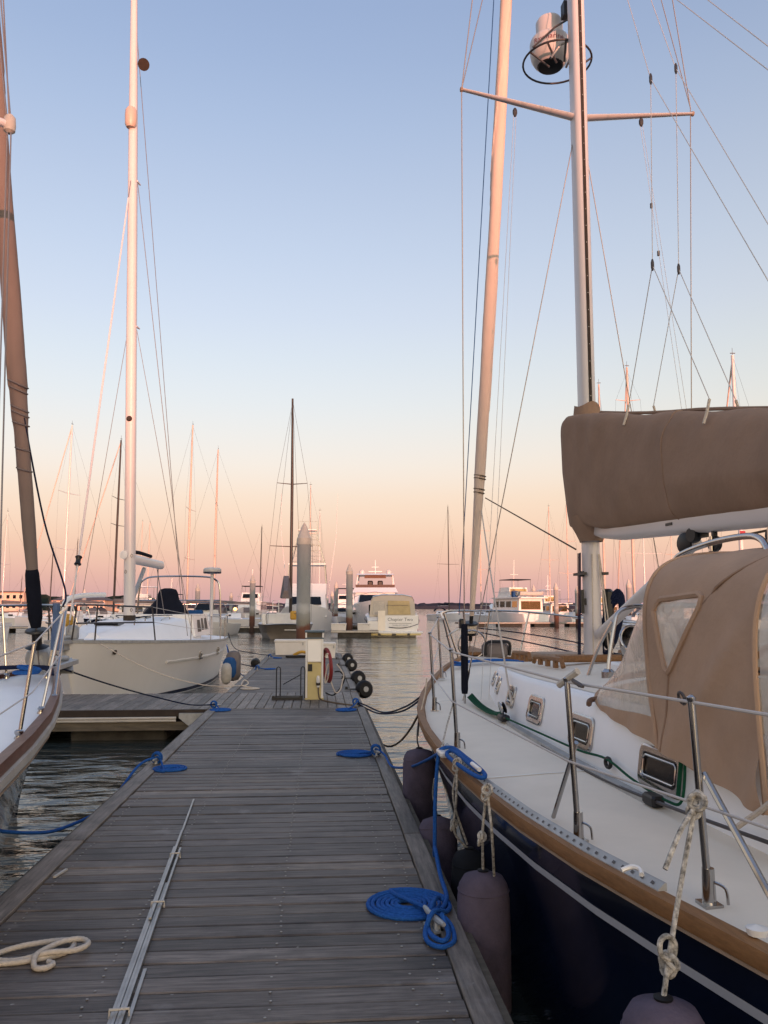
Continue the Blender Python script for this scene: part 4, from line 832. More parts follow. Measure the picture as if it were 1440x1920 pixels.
m = MB(); m.tube([ring_c + Vector((-.17, -.28, -.16)), ring_c + Vector((-.05, -.25, .02)), ring_c + Vector((.07, -.30, .06))], .013, 6); m.tube([ring_c + Vector((.02, -.2, -.2)), ring_c + Vector((.08, -.34, -.05))], .013, 6); part('radar_bracket', m, 'alu', rad)
m = MB(); m.box(dome + Vector((.10, -.22, .33)), (.06, .1, .16)); part('mount', m, 'black', rad)
# pulpit
def rail(name, pts, r=.0135, m_='steel', k=5): m = MB(); m.tube(crom(pts, k), r, 8); return part(name, m, m_, boat)
PT = [(-.80, 3.05, 1.96), (-.73, 3.55, 2.02), (-.55, 4.1, 2.05), (-.30, 4.5, 2.06), (0, 4.62, 2.06), (.30, 4.5, 2.06), (.55, 4.1, 2.05), (.75, 3.5, 2.02), (.98, 2.7, 1.97), (1.22, 1.9, 1.93), (1.40, 1.2, 1.9)]
rail('pulpit', PT)
for a, b_ in (((-.73, 3.5, 2.02), (-.56, 3.55, 1.36)), ((-.62, 3.95, 2.05), (-.40, 3.98, 1.39)), ((-.2, 4.55, 2.06), (-.12, 4.6, 1.43)), ((.2, 4.55, 2.06), (.12, 4.6, 1.43)), ((.62, 3.95, 2.05), (.44, 3.92, 1.39)), ((1.0, 2.65, 1.97), (.88, 2.72, 1.3)), ((1.36, 1.35, 1.91), (1.26, 1.35, 1.22))):
    rail('pulpit_leg', [a, tuple((Vector(a) + Vector(b_)) / 2), b_])
rail('pulpit_brace', [(-.66, 3.55, 1.72), (-.4, 4.0, 1.80), (-.1, 4.55, 1.76)], .011)
m = MB(); m.torus((-.12, 4.35, 1.58), .20, .013, (.15, 1, .1), 26, 8); part('anchor_ring', m, 'steel', boat)
m = MB(); m.prism([(-.16, 4.35, 1.42), (.16, 4.35, 1.42), (.11, 5.35, 1.46), (-.11, 5.35, 1.46)], (0, 0, .045)); part('bow_platform', m, 'teak', boat)
m = MB(); m.box((.1, 3.9, 1.52), (.34, .30, .20), bev=.05); part('windlass_cover', m, 'canvas_grey', boat)
m = MB(); m.tube(crom([(-.07, 3.78, 1.45), (-.06, 3.74, 1.62), (.1, 3.73, 1.64), (.26, 3.74, 1.62), (.27, 3.78, 1.45)], 4), .022, 6); part('windlass_handle', m, 'black', boat)
m = MB()
for i in range(7): m.tube(crom([(-.75 + .05 * i, 2.9 + .1 * i, 1.37), (-.4, 3.2 + .04 * i, 1.40), (0, 3.1 + .05 * i, 1.42), (.4, 3.15, 1.40)], 5), .009, 6)
m.torus((-.62, 3.0, 1.38), .08, .012, (0, 0, 1), 14, 6); m.torus((-.6, 3.02, 1.40), .07, .012, (.2, 0, 1), 14, 6)
part('foredeck_line', m, 'rope_blue', boat)
# stanchions and lifelines
ST_ = [(-1.02, 2.12, 1.29, None), (-1.50, .06, 1.17, None), (-1.655, -1.6, 1.10, None), (-1.60, -3.84, 1.08, 'in'), (-1.44, -4.67, 1.08, 'aft'), (-1.10, -6.6, 1.08, None)]
tops = {}
for sgn in (-1, 1):
    lst = []
    for x, y, z, br in ST_:
        b_ = Vector((-x * sgn, y, z)); tp = b_ + Vector((.04 * sgn, -.01 if sgn < 0 else 0, .70)); lst.append(tp)
        s = MB(); s.tube([b_, tp], .0135, 10); so = part('stanchion', s, 'steel', boat)
        s = MB(); s.lathe([(.024, 0), (.021, .12)], b_, 10); s.box(b_ + Vector((0, 0, .0)), (.065, .075, .012)); part('base', s, 'steel', so)
        s = MB(); s.tube(crom([b_ + Vector((-sgn * .015, -.015, .075)), b_ + Vector((-sgn * .04, -.04, .06)), b_ + Vector((-sgn * .045, -.045, .01))], 4), .0055, 6); part('eye', s, 'steel', so)
        s = MB(); s.lathe([(.012, -.012), (.017, -.004), (.017, .006), (.006, .014)], tp, 10); part('cap', s, 'steel', so)
        if br == 'in': s = MB(); s.tube([b_ + Vector((0, 0, .42)), b_ + Vector((.04 * -sgn * -1 * 0 , .34, .015))], .011, 8); part('brace', s, 'steel', so)
        if br == 'aft': s = MB(); s.tube([b_ + Vector((0, 0, .44)), b_ + Vector((-sgn * .06, -.40, .015))], .012, 8); part('brace', s, 'steel', so)
    pa = Vector((sgn * .80, 3.05, 1.96)); tops[sgn] = lst
    m = MB(); m.tube([pa] + [t - Vector((0, 0, .012)) for t in lst], .0062, 7); part('lifeline', m, 'lifeline', boat)
    m = MB(); m.tube([pa - Vector((0, 0, .33))] + [t - Vector((0, 0, .36)) for t in lst], .0052, 7); part('lifeline', m, 'lifeline', boat)
tS = tops[-1]
m = MB(); m.tube([tS[3] + Vector((-.02, .05, -.03)), tS[3] + Vector((.03, -.06, .04))], .016, 8); part('pelican_hook', m, 'pvc', boat)
m = MB(); m.tube([tS[3] + Vector((.01, -.05, .0)), tS[3] + Vector((.0, -.16, -.01)), tS[3] + Vector((0, -.2, -.015))], [.009, .011, .006], 7); part('turnbuckle', m, 'wire_dark', boat); m = MB(); m.torus(tS[4] + Vector((.0, .07, -.005)), .022, .006, (1, 0, .3), 12, 6); part('shackle', m, 'wire_dark', boat)
# teak grab rails, dorade guard, cowl vent, hatch
for sgn in (-1, 1):
    for ya, yb in ((.75, .12), (.05, -.78)):
        m = MB(); m.tube([Vector((sgn * .56, ya, 1.60)), Vector((sgn * .56, ya - .05, 1.655)), Vector((sgn * .565, (ya + yb) / 2, 1.665)), Vector((sgn * .57, yb + .05, 1.67)), Vector((sgn * .57, yb, 1.61))], .021, 8)
        n = 4
        for k in range(1, n): y = ya + (yb - ya) * k / n; m.box((sgn * .565, y, 1.625), (.032, .055, .07))
        part('grab_rail', m, 'teak', boat)
    rail('granny_bar', [(sgn * .52, -1.60, 1.58), (sgn * .50, -1.58, 1.72), (sgn * .44, -1.56, 1.98), (sgn * .40, -1.55, 2.07), (sgn * .30, -1.55, 2.11), (sgn * .12, -1.55, 2.115), (0, -1.55, 2.115)], .015)
    rail('granny_bar', [(sgn * .56, -1.30, 1.58), (sgn * .50, -1.38, 1.80), (sgn * .43, -1.50, 2.0)], .013)
    m = MB(); m.lathe([(.05, 0), (.05, .06), (.03, .08)], (sgn * .52, -1.60, 1.575), 10); part('bar_foot', m, 'steel', boat)
    c = Vector((sgn * .22, -1.28, 1.62)); m = MB(); m.tube(crom([c, c + Vector((0, 0, .12)), c + Vector((0, -.03, .20)), c + Vector((0, -.12, .24))], 5), [.05, .05, .05, .05, .05, .05, .055, .06, .065, .07, .08, .085, .09, .1, .105, .11], 16, caps=False); m.torus(c + Vector((0, -.12, .24)), .11, .012, (0, -1, .35), 20, 8); part('cowl_vent', m, 'steel', boat)
    m = MB(); m.box(c + Vector((0, 0, .01)), (.22, .26, .10), bev=.02); part('dorade_box', m, 'cabin_white', boat)
m = MB(); m.box((0, .95, 1.60), (.5, .5, .07), bev=.02); part('hatch', m, 'teak_grey', boat)
m = MB(); m.box((.0, -.35, 1.655), (.95, .14, .06), bev=.015); part('mast_step_board', m, 'teak', boat)
for x in (.25, .38, .50): wire('deck_line', [Vector((x * .4, -.1, 1.68)), Vector((x, -1.0, 1.67)), Vector((x, -2.2, 1.66))], .009, 'rope_navy' if x < .4 else 'rope_white')
# green furling/jacket line along the side deck
for k in range(4):
    wire('green_line', crom([CHP + Vector((.02 + .012 * k, -.06, .09 + .01 * k)), Vector((-1.13 + .02 * k, .0, 1.225)), Vector((-1.12 + .022 * k, -.4, 1.205)), Vector((-1.08, -.72, 1.22 + .01 * k))], 5), .009, 'rope_green')
wire('green_line', crom([(-1.08, -.75, 1.21), (-1.06, -1.6, 1.21), (-1.02, -2.3, 1.20), (-1.01, -2.72, 1.22), (-1.02, -3.1, 1.18), (-1.02, -3.5, 1.155), (-1.0, -3.62, 1.18), (-.975, -3.62, 1.36), (-.97, -3.6, 1.40)], 6), .0075, 'rope_green')
m = MB(); m.torus((-1.005, -2.74, 1.20), .026, .012, (1, .2, 0), 14, 8); part('fairlead', m, 'black', boat)
wire('strap_line', [Vector((-.985, -3.55, 1.17)), Vector((-.955, -3.56, 1.43))], .012, 'rope_green')
wire('jib_sheet', crom([(-1.07, -.9, 1.17), (-1.08, -2.2, 1.13), (-1.06, -3.2, 1.13), (-1.03, -4.5, 1.2)], 5), .009, 'wire_dark')
# dodger
def arch(y_b, z_b, y_t, z_t, hw, n=96, e=.62):
    d = []
    for j in range(3001):
        a = math.pi * j / 3000; c_, s_ = math.cos(a), math.sin(a); x = -hw * math.copysign(abs(c_) ** e, c_); z = z_b + (z_t - z_b) * abs(s_) ** e; t = (z - z_b) / (z_t - z_b)
        d.append(Vector((x, y_b + (y_t - y_b) * t, z)))
    ln = [0.0]
    for p_, q in zip(d, d[1:]): ln.append(ln[-1] + (q - p_).length)
    o = []; k = 0
    for j in range(n + 1):
        w_ = ln[-1] * j / n
        while k < len(ln) - 2 and ln[k + 1] < w_: k += 1
        o.append(d[k].lerp(d[k + 1], (w_ - ln[k]) / max(1e-9, ln[k + 1] - ln[k])))
    return o
A0_ = []
for v in arch(-2.50, 1.47, -2.0, 1.64, .945, e=.8): A0_.append(v)
A1_ = arch(-3.38, 1.385, -3.20, 2.40, 1.00, e=.33); A2_ = arch(-4.36, 1.29, -4.28, 2.40, 1.02, e=.38); A3_ = arch(-5.0, 1.25, -4.85, 2.36, 1.03, e=.44)
NS = 96; N1, N2 = 26, 56
grid = []
for i in range(N1): grid.append([a.lerp(b_, i / N1) for a, b_ in zip(A0_, A1_)])
for i in range(N2 + 1): grid.append([a.lerp(b_, i / N2) for a, b_ in zip(A1_, A2_)])
for gi, row in enumerate(grid):
    for j, v in enumerate(row):
        if 0 < gi: v += Vector((math.copysign(1, v.x) * (.014 * noise.noise(Vector((v.y * 3, v.z * 2.5 + v.y * 2, 1.0))) + .030 * max(0, math.sin(9.5 * (v.z * .75 + v.y * .95) + 1.2 * noise.noise(v * 1.7))) ** 3 * max(0, min(1, (-3.5 - v.y) * 1.8)) * max(0, min(1, (2.2 - v.z) * 2.2)) + .012 * math.sin(16 * v.y + 5 * v.z) * max(0, min(1, (1.56 - v.z) * 8))), 0, .012 * noise.noise(Vector((v.x * 2, v.y * 3, 4)))))
def inpoly(p_, poly):
    x, y = p_; r = False
    for (x1, y1), (x2, y2) in zip(poly, poly[1:] + poly[:1]):
        if (y1 > y) != (y2 > y) and x < (x2 - x1) * (y - y1) / (y2 - y1) + x1: r = not r
    return r
tri = [(-3.365, 2.08), (-3.38, 2.12), (-3.42, 2.145), (-3.6, 2.155), (-3.80, 2.165), (-3.83, 2.15), (-3.83, 2.11), (-3.72, 1.97), (-3.56, 1.80), (-3.53, 1.78), (-3.50, 1.795), (-3.44, 1.92)]
can, win, fwin = MB(), {-1: MB(), 1: MB()}, {-1: MB(), 1: MB(), 0: MB()}
for i in range(len(grid) - 1):
    for j in range(NS):
        q = [grid[i][j], grid[i][j + 1], grid[i + 1][j + 1], grid[i + 1][j]]; c = (q[0] + q[1] + q[2] + q[3]) / 4
        s = -1 if c.x < 0 else 1
        if i >= N1 and abs(c.x) > .7 and inpoly((c.y, c.z), tri): win[s].add(q, [(0, 1, 2, 3)], True)
        elif 2 <= i < N1 - 1 and 4 <= j <= 36: fwin[-1].add(q, [(0, 1, 2, 3)], True)
        elif 2 <= i < N1 - 1 and NS - 37 <= j <= NS - 5: fwin[1].add(q, [(0, 1, 2, 3)], True)
        elif 2 <= i < N1 - 1 and 39 <= j <= NS - 40: fwin[0].add(q, [(0, 1, 2, 3)], True)
        else: can.add(q, [(0, 1, 2, 3)], True)
def weld(o):
    bm = bmesh.new(); bm.from_mesh(o.data); bmesh.ops.remove_doubles(bm, verts=bm.verts, dist=1e-5); bmesh.ops.recalc_face_normals(bm, faces=bm.faces)
    for e_ in bm.edges: e_.smooth = True
    bm.to_mesh(o.data); bm.free(); o.data.shade_smooth(); return o
dod = weld(part('dodger', can, 'canvas_tan', boat))
for k in (-1, 1): weld(part('side_window', win[k], 'vinyl', dod)); weld(part('front_window', fwin[k], 'vinyl', dod))
weld(part('front_window', fwin[0], 'vinyl', dod))
def dodge_x(y, z, s):
    best = min((v for row in grid[N1:] for v in row if v.x * s > .5), key=lambda v: (v.y - y) ** 2 + (v.z - z) ** 2); return best.x
for s in (-1, 1):
    m = MB(); m.tube([Vector((dodge_x(y, z, s) + s * .002, y, z)) for y, z in tri], .017, 6, closed=True); part('window_trim', m, 'canvas_tan', dod)
for s in (-1, 1):
    for sq in ([(-3.53, 1.775), (-3.50, 1.6), (-3.46, 1.45), (-3.44, 1.38)], [(-3.54, 1.79), (-3.70, 1.97), (-3.86, 2.13), (-4.02, 2.25), (-4.2, 2.335)]):
        m = MB(); m.tube([Vector((dodge_x(p_.x, p_.y, s) + s * .001, p_.x, p_.y)) for p_ in crom([(a, b_, 0) for a, b_ in sq], 4)], .007, 6); part('seam', m, 'canvas', dod)
for A in (A1_, A2_): m = MB(); m.tube([v * 1.0 + Vector((0, 0, .002)) for v in A], .013, 7); part('seam', m, 'canvas_tan', dod)
m = MB(); gridb = [[a.lerp(b_, i / 8) + Vector((0, 0, -.02 * math.sin(math.pi * i / 8))) for a, b_ in zip(A2_[34:63], A3_[34:63])] for i in range(9)]; m.loft(gridb, smooth=True); part('bimini_flap', m, 'canvas_tan', dod)
m = MB(); ca = [a.lerp(b_, .06) for a, b_ in zip(A2_, A3_)][2:34]; cb = [a.lerp(b_, 1) for a, b_ in zip(A2_, A3_)][2:34]; m.loft([ca, [a.lerp(b_, .5) for a, b_ in zip(ca, cb)], cb], smooth=True); part('clear_curtain', m, 'vinyl', dod)
for s in (-1, 1):
    m = MB(); m.tube(crom([(s * .62, -2.92, 2.28), (s * .62, -2.90, 2.37), (s * .61, -2.98, 2.415), (s * .60, -3.3, 2.455), (s * .60, -3.62, 2.46), (s * .62, -3.78, 2.43), (s * .68, -3.93, 2.36)], 6), .017, 10); part('handrail', m, 'steel', dod)
m = MB(); m.tube(crom([(-.99, -2.42, 1.50), (-.95, -2.36, 1.52), (-.9, -2.40, 1.53)], 4), .018, 6); part('canvas_tab', m, 'brown_cover', dod)
# jackline, cord on the dodger side, coaming and cockpit behind
m = MB(); m.tube(crom([(-1.05, -5.1, 1.55), (-1.03, -4.6, 1.45), (-1.05, -4.35, 1.30), (-1.07, -4.22, 1.21)], 5), .012, 7); part('webbing_strap', m, 'rope_white', boat)
m = MB(); m.box((0, -6.6, 1.30), (1.9, 2.0, .42), bev=.05); part('coaming', m, 'cabin_white', boat)
m = MB(); m.tube(crom([(-.4, -5.2, 1.55), (-.4, -5.2, 1.9)], 2), .03, 8); m.torus((0, -5.6, 1.75), .42, .016, (0, 1, .1), 30, 8); part('steering_wheel', m, 'steel', boat)
m = MB(); m.box((-.2, -5.1, 1.62), (.7, .05, .3)); part('companionway_board', m, 'teak_red', boat)
# dock-side cleats, fairlead hook on the deck
m = MB(); m.tube(crom([bl(1165, 1632, 2.98), bl(1185, 1625, 2.98), bl(1200, 1630, 2.96), bl(1203, 1640, 2.93)], 4), .009, 7); part('white_hook', m, 'white_gel', boat)
c = bl(892, 1444, 4.86); m = MB(); m.tube([c + Vector((0, -.09, .02)), c + Vector((0, .09, .02))], .013, 8); part('deck_cleat', m, 'white_gel', boat)
c = bl(824, 1412, 5.56); m = MB(); m.box(c + Vector((.02, 0, 0)), (.06, .16, .04), bev=.012); part('fairlead', m, 'white_gel', boat)

# ------------------------------------------------------------------ fenders along the navy hull and their lines
def fender(c, r, ln, top, label, m_='fender', lines=(), tilt=(0, 0), knots=(), rope='rope_fleck', rr=.007):
    t = thing('fender', label, 'fender', (c[0], c[1], top - ln), group='fenders hanging along the navy hull')
    ax_ = Vector((tilt[0], tilt[1], 1)); p0 = Vector((c[0], c[1], top)) - ax_.normalized() * ln
    m = MB(); m.lathe([(.0, 0), (r * .55, .015), (r * .86, .05), (r, .12), (r * 1.02, ln * .5), (r, ln - .13), (r * .93, ln - .06), (r * .75, ln - .02), (r * .3, ln), (.025, ln + .006)], p0, 24, ax_); part('body', m, m_, t, angle=60)
    m = MB(); m.lathe([(.026, ln), (.03, ln + .012), (.016, ln + .016)], p0, 12, ax_); part('eye', m, 'rubber', t)
    for zz in (.075, ln - .085): m = MB(); m.torus(p0 + ax_.normalized() * zz, r * .965, .004, ax_, 24, 5); part('seam', m, m_, t)
    for ln_ in lines: m = MB(); m.tube(crom(ln_, 5), rr, 7); part('line', m, rope, t)
    for i, k in enumerate(knots): m = MB(); knot(m, k, .03, rr, 11 + i); part('knot', m, rope, t)
    return t
wS = lambda v: TB @ Vector(v)
fender((.855, 4.42), .135, .78, .74, 'nearest dark purple fender squeezed between dock and navy hull', lines=([(.855, 4.42, .74), at(905, 1560, 4.35), at(911, 1490, 4.3)], [(.9, 4.36, .74), at(922, 1560, 4.2), at(914, 1488, 4.25)]), knots=(at(913, 1487, 4.22), at(902, 1570, 4.33)))
fender((.86, 6.15), .14, .62, .60, 'pale-topped purple fender behind the blue line, second from the viewer', lines=([(.86, 6.15, .6), at(812, 1490, 6.05), at(815, 1460, 5.9)],), tilt=(.02, .25))
fender((.875, 7.35), .145, .72, .88, 'farthest purple fender hanging by a chain at the bow of the navy hull', lines=([(.875, 7.35, .88), at(782, 1385, 7.35), at(785, 1350, 7.5)],), rope='wire_dark')
fender((.93, 5.25), .11, .5, .62, 'black round-topped fender in the gap below the looped white line', m_='fender_dark', lines=([(.93, 5.25, .62), at(852, 1560, 5.2), at(855, 1500, 5.1), at(857, 1440, 5.1)], [at(857, 1440, 5.1), at(850, 1500, 5.15), at(876, 1583, 5.2)]), knots=(at(857, 1435, 5.1), at(850, 1545, 5.2)))
Sk = TB @ (tS[4] - Vector((.03, 0, .42)))
fender((1.045, 2.58), .130, .75, .92, 'purple fender with pale top at the bottom right, nearest the viewer', lines=([Vector((1.045, 2.58, .92)), at(1257, 1780, 2.6), at(1278, 1650, 2.65), at(1302, 1520, 2.7)], [at(1302, 1515, 2.7), at(1275, 1560, 2.66), at(1247, 1630, 2.62)], [at(1258, 1800, 2.59), at(1240, 1790, 2.58), at(1238, 1765, 2.58), at(1252, 1755, 2.59), at(1266, 1770, 2.6), at(1262, 1800, 2.6)]), knots=(at(1305, 1512, 2.7), at(1308, 1500, 2.72), at(1257, 1808, 2.6)), rr=.0085)
# mooring lines of the navy boat
def mline(pts, m_, label, r=RB, k=8): m = MB(); m.tube(crom(pts, k), r, 7); solo('mooring_line', m, m_, label, 'mooring line', 'mooring lines')
mline([(.62, 9.2, DZ + .08), (.70, 9.0, DZ + .05), at(735, 1437, 8.3), at(768, 1438, 7.4), at(800, 1425, 6.4), at(826, 1410, 5.6)], 'rope_blue', 'blue mooring line from the coil halfway up the dock to the navy boat rail')
mline([(.62, 13.85, DZ + .07), (.75, 13.7, DZ + .03), at(720, 1336, 12.2), at(760, 1325, 10.6), at(793, 1303, 9.0)], 'rope_navy', 'upper navy mooring line from the pedestal cleat to the bow')
mline([(.62, 13.80, DZ + .06), (.74, 13.6, DZ + .0), at(712, 1338, 12.2), at(755, 1333, 10.6), at(792, 1309, 9.0)], 'rope_navy', 'lower navy mooring line from the pedestal cleat to the bow')
mline([at(800, 1272, 7.5), at(797, 1300, 7.5), at(787, 1345, 7.5), at(784, 1380, 7.45)], 'rope_white', 'thin white line hanging from the forward stanchion over the bow rail', .006)
mline([at(850, 1318, 6.0), at(838, 1360, 5.8), at(827, 1406, 5.6)], 'rope_fleck', 'short white line tied from the third stanchion to the rail fairlead', .006)
# ------------------------------------------------------------------ boat at the left edge, bow towards the finger pier
lbo = Vector((-3.02, 9.7, 0)); lb = thing('sailboat', 'dark-hulled sailboat with varnished rail cut off by the left edge', 'sailboat', lbo, frame=True)
# local frame: y forward, origin under the bow tip
yl = [-9, -7.5, -6, -4.8, -3.8, -2.9, -2.0, -1.3, -.7, -.3, -.05, 0.05]
hl = [1.25, 1.33, 1.33, 1.22, 1.08, .92, .70, .50, .30, .15, .04, .015]
def zl(y): return 1.12 + .30 * max(0, (y + 7) / 7) ** 1.6
zll = [zl(y) for y in yl]; wll = [1.0, 1.12, 1.1, .95, .78, .58, .36, .19, .07, .03, .01, .01]
m = MB(); hull(m, yl, hl, zll, wll, [-.5] * len(yl), 1.5, y_rake=lambda i, z: -max(0, yl[i] + 3) / 3.05 * 1.0 * max(0, 1 - max(0, z) / 1.42) ** 1.1); part('hull', m, 'navy_gel', lb, angle=60)
for sgn in (-1, 1):
    for nm, d0, d1, o_, mt in (('rub_rail', .075, .03, .035, 'pvc'), ('sheer_strake', .125, .078, .012, 'white_dull'), ('toe_rail', -.05, .027, .012, 'teak_red')):
        m = MB(); m.loft([[Vector((sgn * (interp(list(zip(yl, hl)), y) + a), y, zl(y) - d)) for a, d in ((-.02, d1), (o_, d1), (o_ - (.01 if d0 > .1 else 0), d0), (-.06, d0))] for y in yl[:-1]], closed=True, caps=True, smooth=True); part(nm, m, mt, lb, angle=30)
    m = MB(); m.tube([Vector((sgn * (interp(list(zip(yl, hl)), y) - .01), y, zl(y) - .15)) for y in yl[:-2]], .008, 6); part('bead', m, 'teak_grey', lb)
part('deck', deck_surface(yl, hl, [z - .0 for z in zll], .05, .03), 'cabin_white', lb, angle=60)
def sailrail(p, name, pts, r=.0135, m_='steel'): m = MB(); m.tube(crom(pts, 5), r, 8); return part(name, m, m_, p)
for x, y in ((.98, -3.75), (1.22, -5.5), (-.98, -3.75), (-1.22, -5.5)):
    b_ = Vector((x, y, zl(y))); s = MB(); s.tube([b_, b_ + Vector((.06 * (1 if x > 0 else -1), .05, .66))], .0135, 10); so = part('stanchion', s, 'steel', lb)
    s = MB(); s.lathe([(.032, 0), (.03, .02), (.02, .025), (.03, .045), (.03, .06), (.018, .07)], b_, 12); part('base', s, 'steel', so)
sailrail(lb, 'pulpit', [(.86, -2.55, 2.06), (.62, -1.6, 2.10), (.36, -.8, 2.12), (.0, -.45, 2.13), (-.36, -.8, 2.12), (-.62, -1.6, 2.10), (-.86, -2.55, 2.06)])
for sgn in (-1, 1):
    for a, b_ in (((.86, -2.5, 2.06), (.80, -2.75, zl(-2.7))), ((.62, -1.6, 2.10), (.70, -2.1, zl(-2.1))), ((.30, -.7, 2.12), (.20, -.75, zl(-.7)))):
        s = MB(); A_ = Vector((sgn * a[0], a[1], a[2])); B_ = Vector((sgn * b_[0], b_[1], b_[2])); s.tube([A_, B_], .013, 8); po = part('pulpit_leg', s, 'steel', lb)
        s = MB(); s.lathe([(.032, 0), (.03, .02), (.02, .025), (.03, .045), (.018, .06)], B_, 12); part('base', s, 'steel', po)
    for dz, r_ in ((0, .0062), (.34, .005)):
        m = MB(); m.tube([Vector((sgn * .86, -2.5, 2.06 - dz)), Vector((sgn * 1.04, -3.7, zl(-3.7) + .65 - dz)), Vector((sgn * 1.28, -5.45, zl(-5.5) + .65 - dz)), Vector((sgn * 1.35, -8, 1.85 - dz))], r_, 7); part('lifeline', m, 'lifeline', lb)
# anchor roller platform, windlass gear, jib furled with tan cover
m = MB(); m.prism([(-.13, -.5, 1.40), (.13, -.5, 1.40), (.10, .75, 1.43), (-.10, .75, 1.43)], (0, 0, .05)); part('bow_platform', m, 'alu_dull', lb)
m = MB(); m.box((0, -.35, 1.56), (.22, .3, .22), bev=.04); m.lathe([(.06, -.14), (.08, -.1), (.05, 0), (.08, .1), (.06, .14)], (0, -.35, 1.56), 12, (1, 0, 0)); part('windlass', m, 'alu_dull', lb)
m = MB(); m.tube(crom([(0, .62, 1.50), (0, .2, 1.52), (.0, -.1, 1.54)], 4), .03, 8); m.prism([(-.16, .35, 1.34), (.16, .35, 1.34), (.02, .78, 1.46), (-.02, .78, 1.46)], (0, -.02, .04)); part('anchor', m, 'alu_dull', lb)
m = MB()
for i in range(6): m.tube(crom([(-.9 + .1 * i, -1.0 - .05 * i, 1.46), (-.3, -1.2 + .05 * i, 1.5), (.2, -1.0 + .04 * i, 1.5), (.42, -1.25, 1.45)], 5), .013, 6)
part('foredeck_line', m, 'rope_navy', lb)
m = MB(); m.torus((.18, -1.3, 1.48), .11, .018, (0, 0, 1), 16, 6); m.torus((.2, -1.28, 1.515), .10, .018, (.2, 0, 1), 16, 6); part('foredeck_coil', m, 'rope_blue', lb)
f0, f1 = Vector((.07, -.62, 1.55)), Vector((-.48, -4.55, 17.0))
def ls(z): return f0.lerp(f1, (z - f0.z) / (f1.z - f0.z))
m = MB(); m.tube([ls(1.45), ls(16.8)], .008, 6); part('forestay', m, 'wire', lb)
m = MB(); c = ls(1.78); m.lathe([(.10, -.10), (.12, -.09), (.05, -.06), (.05, .05), (.12, .08), (.11, .10)], c, 18, (0, -.25, 1)); part('furler_drum', m, 'black', lb)
m = MB(); m.tube([ls(z) for z in (1.9, 2.0, 2.3, 2.45, 2.5)], [.05, .072, .075, .07, .06], 12); part('tack_cover', m, 'canvas_dark', lb)
prl = [(2.42, .055), (2.9, .065), (3.4, .068), (3.9, .065), (4.0, .078), (4.3, .082), (4.32, .092), (5.5, .085), (8, .075), (12, .06), (16, .045)]
part('furled_jib', furl(ls, prl, 2.42, 15.8, .9, 4.0), 'sail_tan', lb, angle=32)
for zz in (3.5, 3.7, 3.95, 4.05, 4.1, 4.28, 4.34): m = MB(); m.torus(ls(zz), interp(prl, zz) * 1.12, .009, (.3 if zz < 4 else .45, -.1, 1), 16, 6); part('sail_tie', m, 'canvas_grey', lb)
m = MB(); m.tube([Vector((-.0, -3.95 + .004 * z, z)) + Vector((-.35, 0, 0)) for z in (1.5, 8, 17.2)], .10, 14); part('mast', m, 'mast_white', lb)
tpL = lb.location; sp_tip = at(18, 235, 6.45) - lbo
m = MB(); m.tube([Vector((-.35, -3.9, sp_tip.z - .02)), sp_tip], [.05, .032], 10); part('spreader', m, 'mast_white', lb)
m = MB(); m.lathe([(.02, -.07), (.045, -.05), (.05, 0), (.045, .06), (.02, .09)], sp_tip, 10); part('spreader_boot', m, 'pvc', lb)
for dx in (-.015, .012): m = MB(); m.tube([Vector((1.05, -4.4 + dx * 4, 1.3)), sp_tip + Vector((dx, 0, 0)), Vector((-.3, -3.9, 13.5 + dx * 40))], .006, 6); part('shroud', m, 'wire', lb)
m = MB(); m.tube([sp_tip, Vector((-.33, -3.9, 16.8))], .006, 6); part('shroud', m, 'wire', lb)
m = MB(); m.tube(crom([ls(4.0) + Vector((.05, -.05, 0)), Vector((.15, -.9, 3.0)), Vector((.42, -1.0, 2.3)), Vector((.5, -1.3, 2.12))], 6), .010, 6); part('jib_sheet', m, 'rope_navy', lb)
# blue cloth hung over the pulpit
secs = []
for i in range(14):
    t = i / 13; z = 2.15 - .48 * t; w_ = .03 + .03 * t; c = Vector((.29 + .03 * t, -.85 + .05 * t, z)); secs.append([c + Vector((math.cos(a) * w_ * (1 + .35 * math.sin(3 * a + 4 * t)), math.sin(a) * w_ * (1 + .3 * math.cos(2 * a + 3 * t)), 0)) for a in [2 * math.pi * j / 14 for j in range(14)]])
m = MB(); m.loft(secs, closed=True, caps=True, smooth=True); solo('hung_cloth', m, 'blue_sheet', 'faded blue cloth draped over the bow rail of the left boat', 'cloth').location = lbo
m = MB(); m.lathe([(.0, -.3), (.1, -.28), (.14, -.2), (.14, .2), (.1, .28), (.0, .3)], (-.62, -2.4, 1.62), 16, (.1, 1, .1)); part('foredeck_fender', m, 'canvas_grey', lb)
mline([(-1.66, 8.9, DZ + .07), (-1.80, 8.7, DZ + .03), at(200, 1510, 7.9), at(120, 1552, 7.1), at(60, 1562, 6.6), at(-40, 1556, 6.0), (-2.0, 4.6, .95)], 'rope_blue', 'thick blue mooring line sagging over the water to the left boat', .0135)
mline([(-1.66, 13.64, DZ + .07)] + [at(387 - (387 - 95) * t, 1327 - 82 * t + 22 * 4 * t * (1 - t) * .35, 13.6 - 4.1 * t) for t in (.1, .3, .5, .7, .9, 1)], 'rope_navy', 'navy mooring line from the finger pier corner to the bow of the left boat', .010)

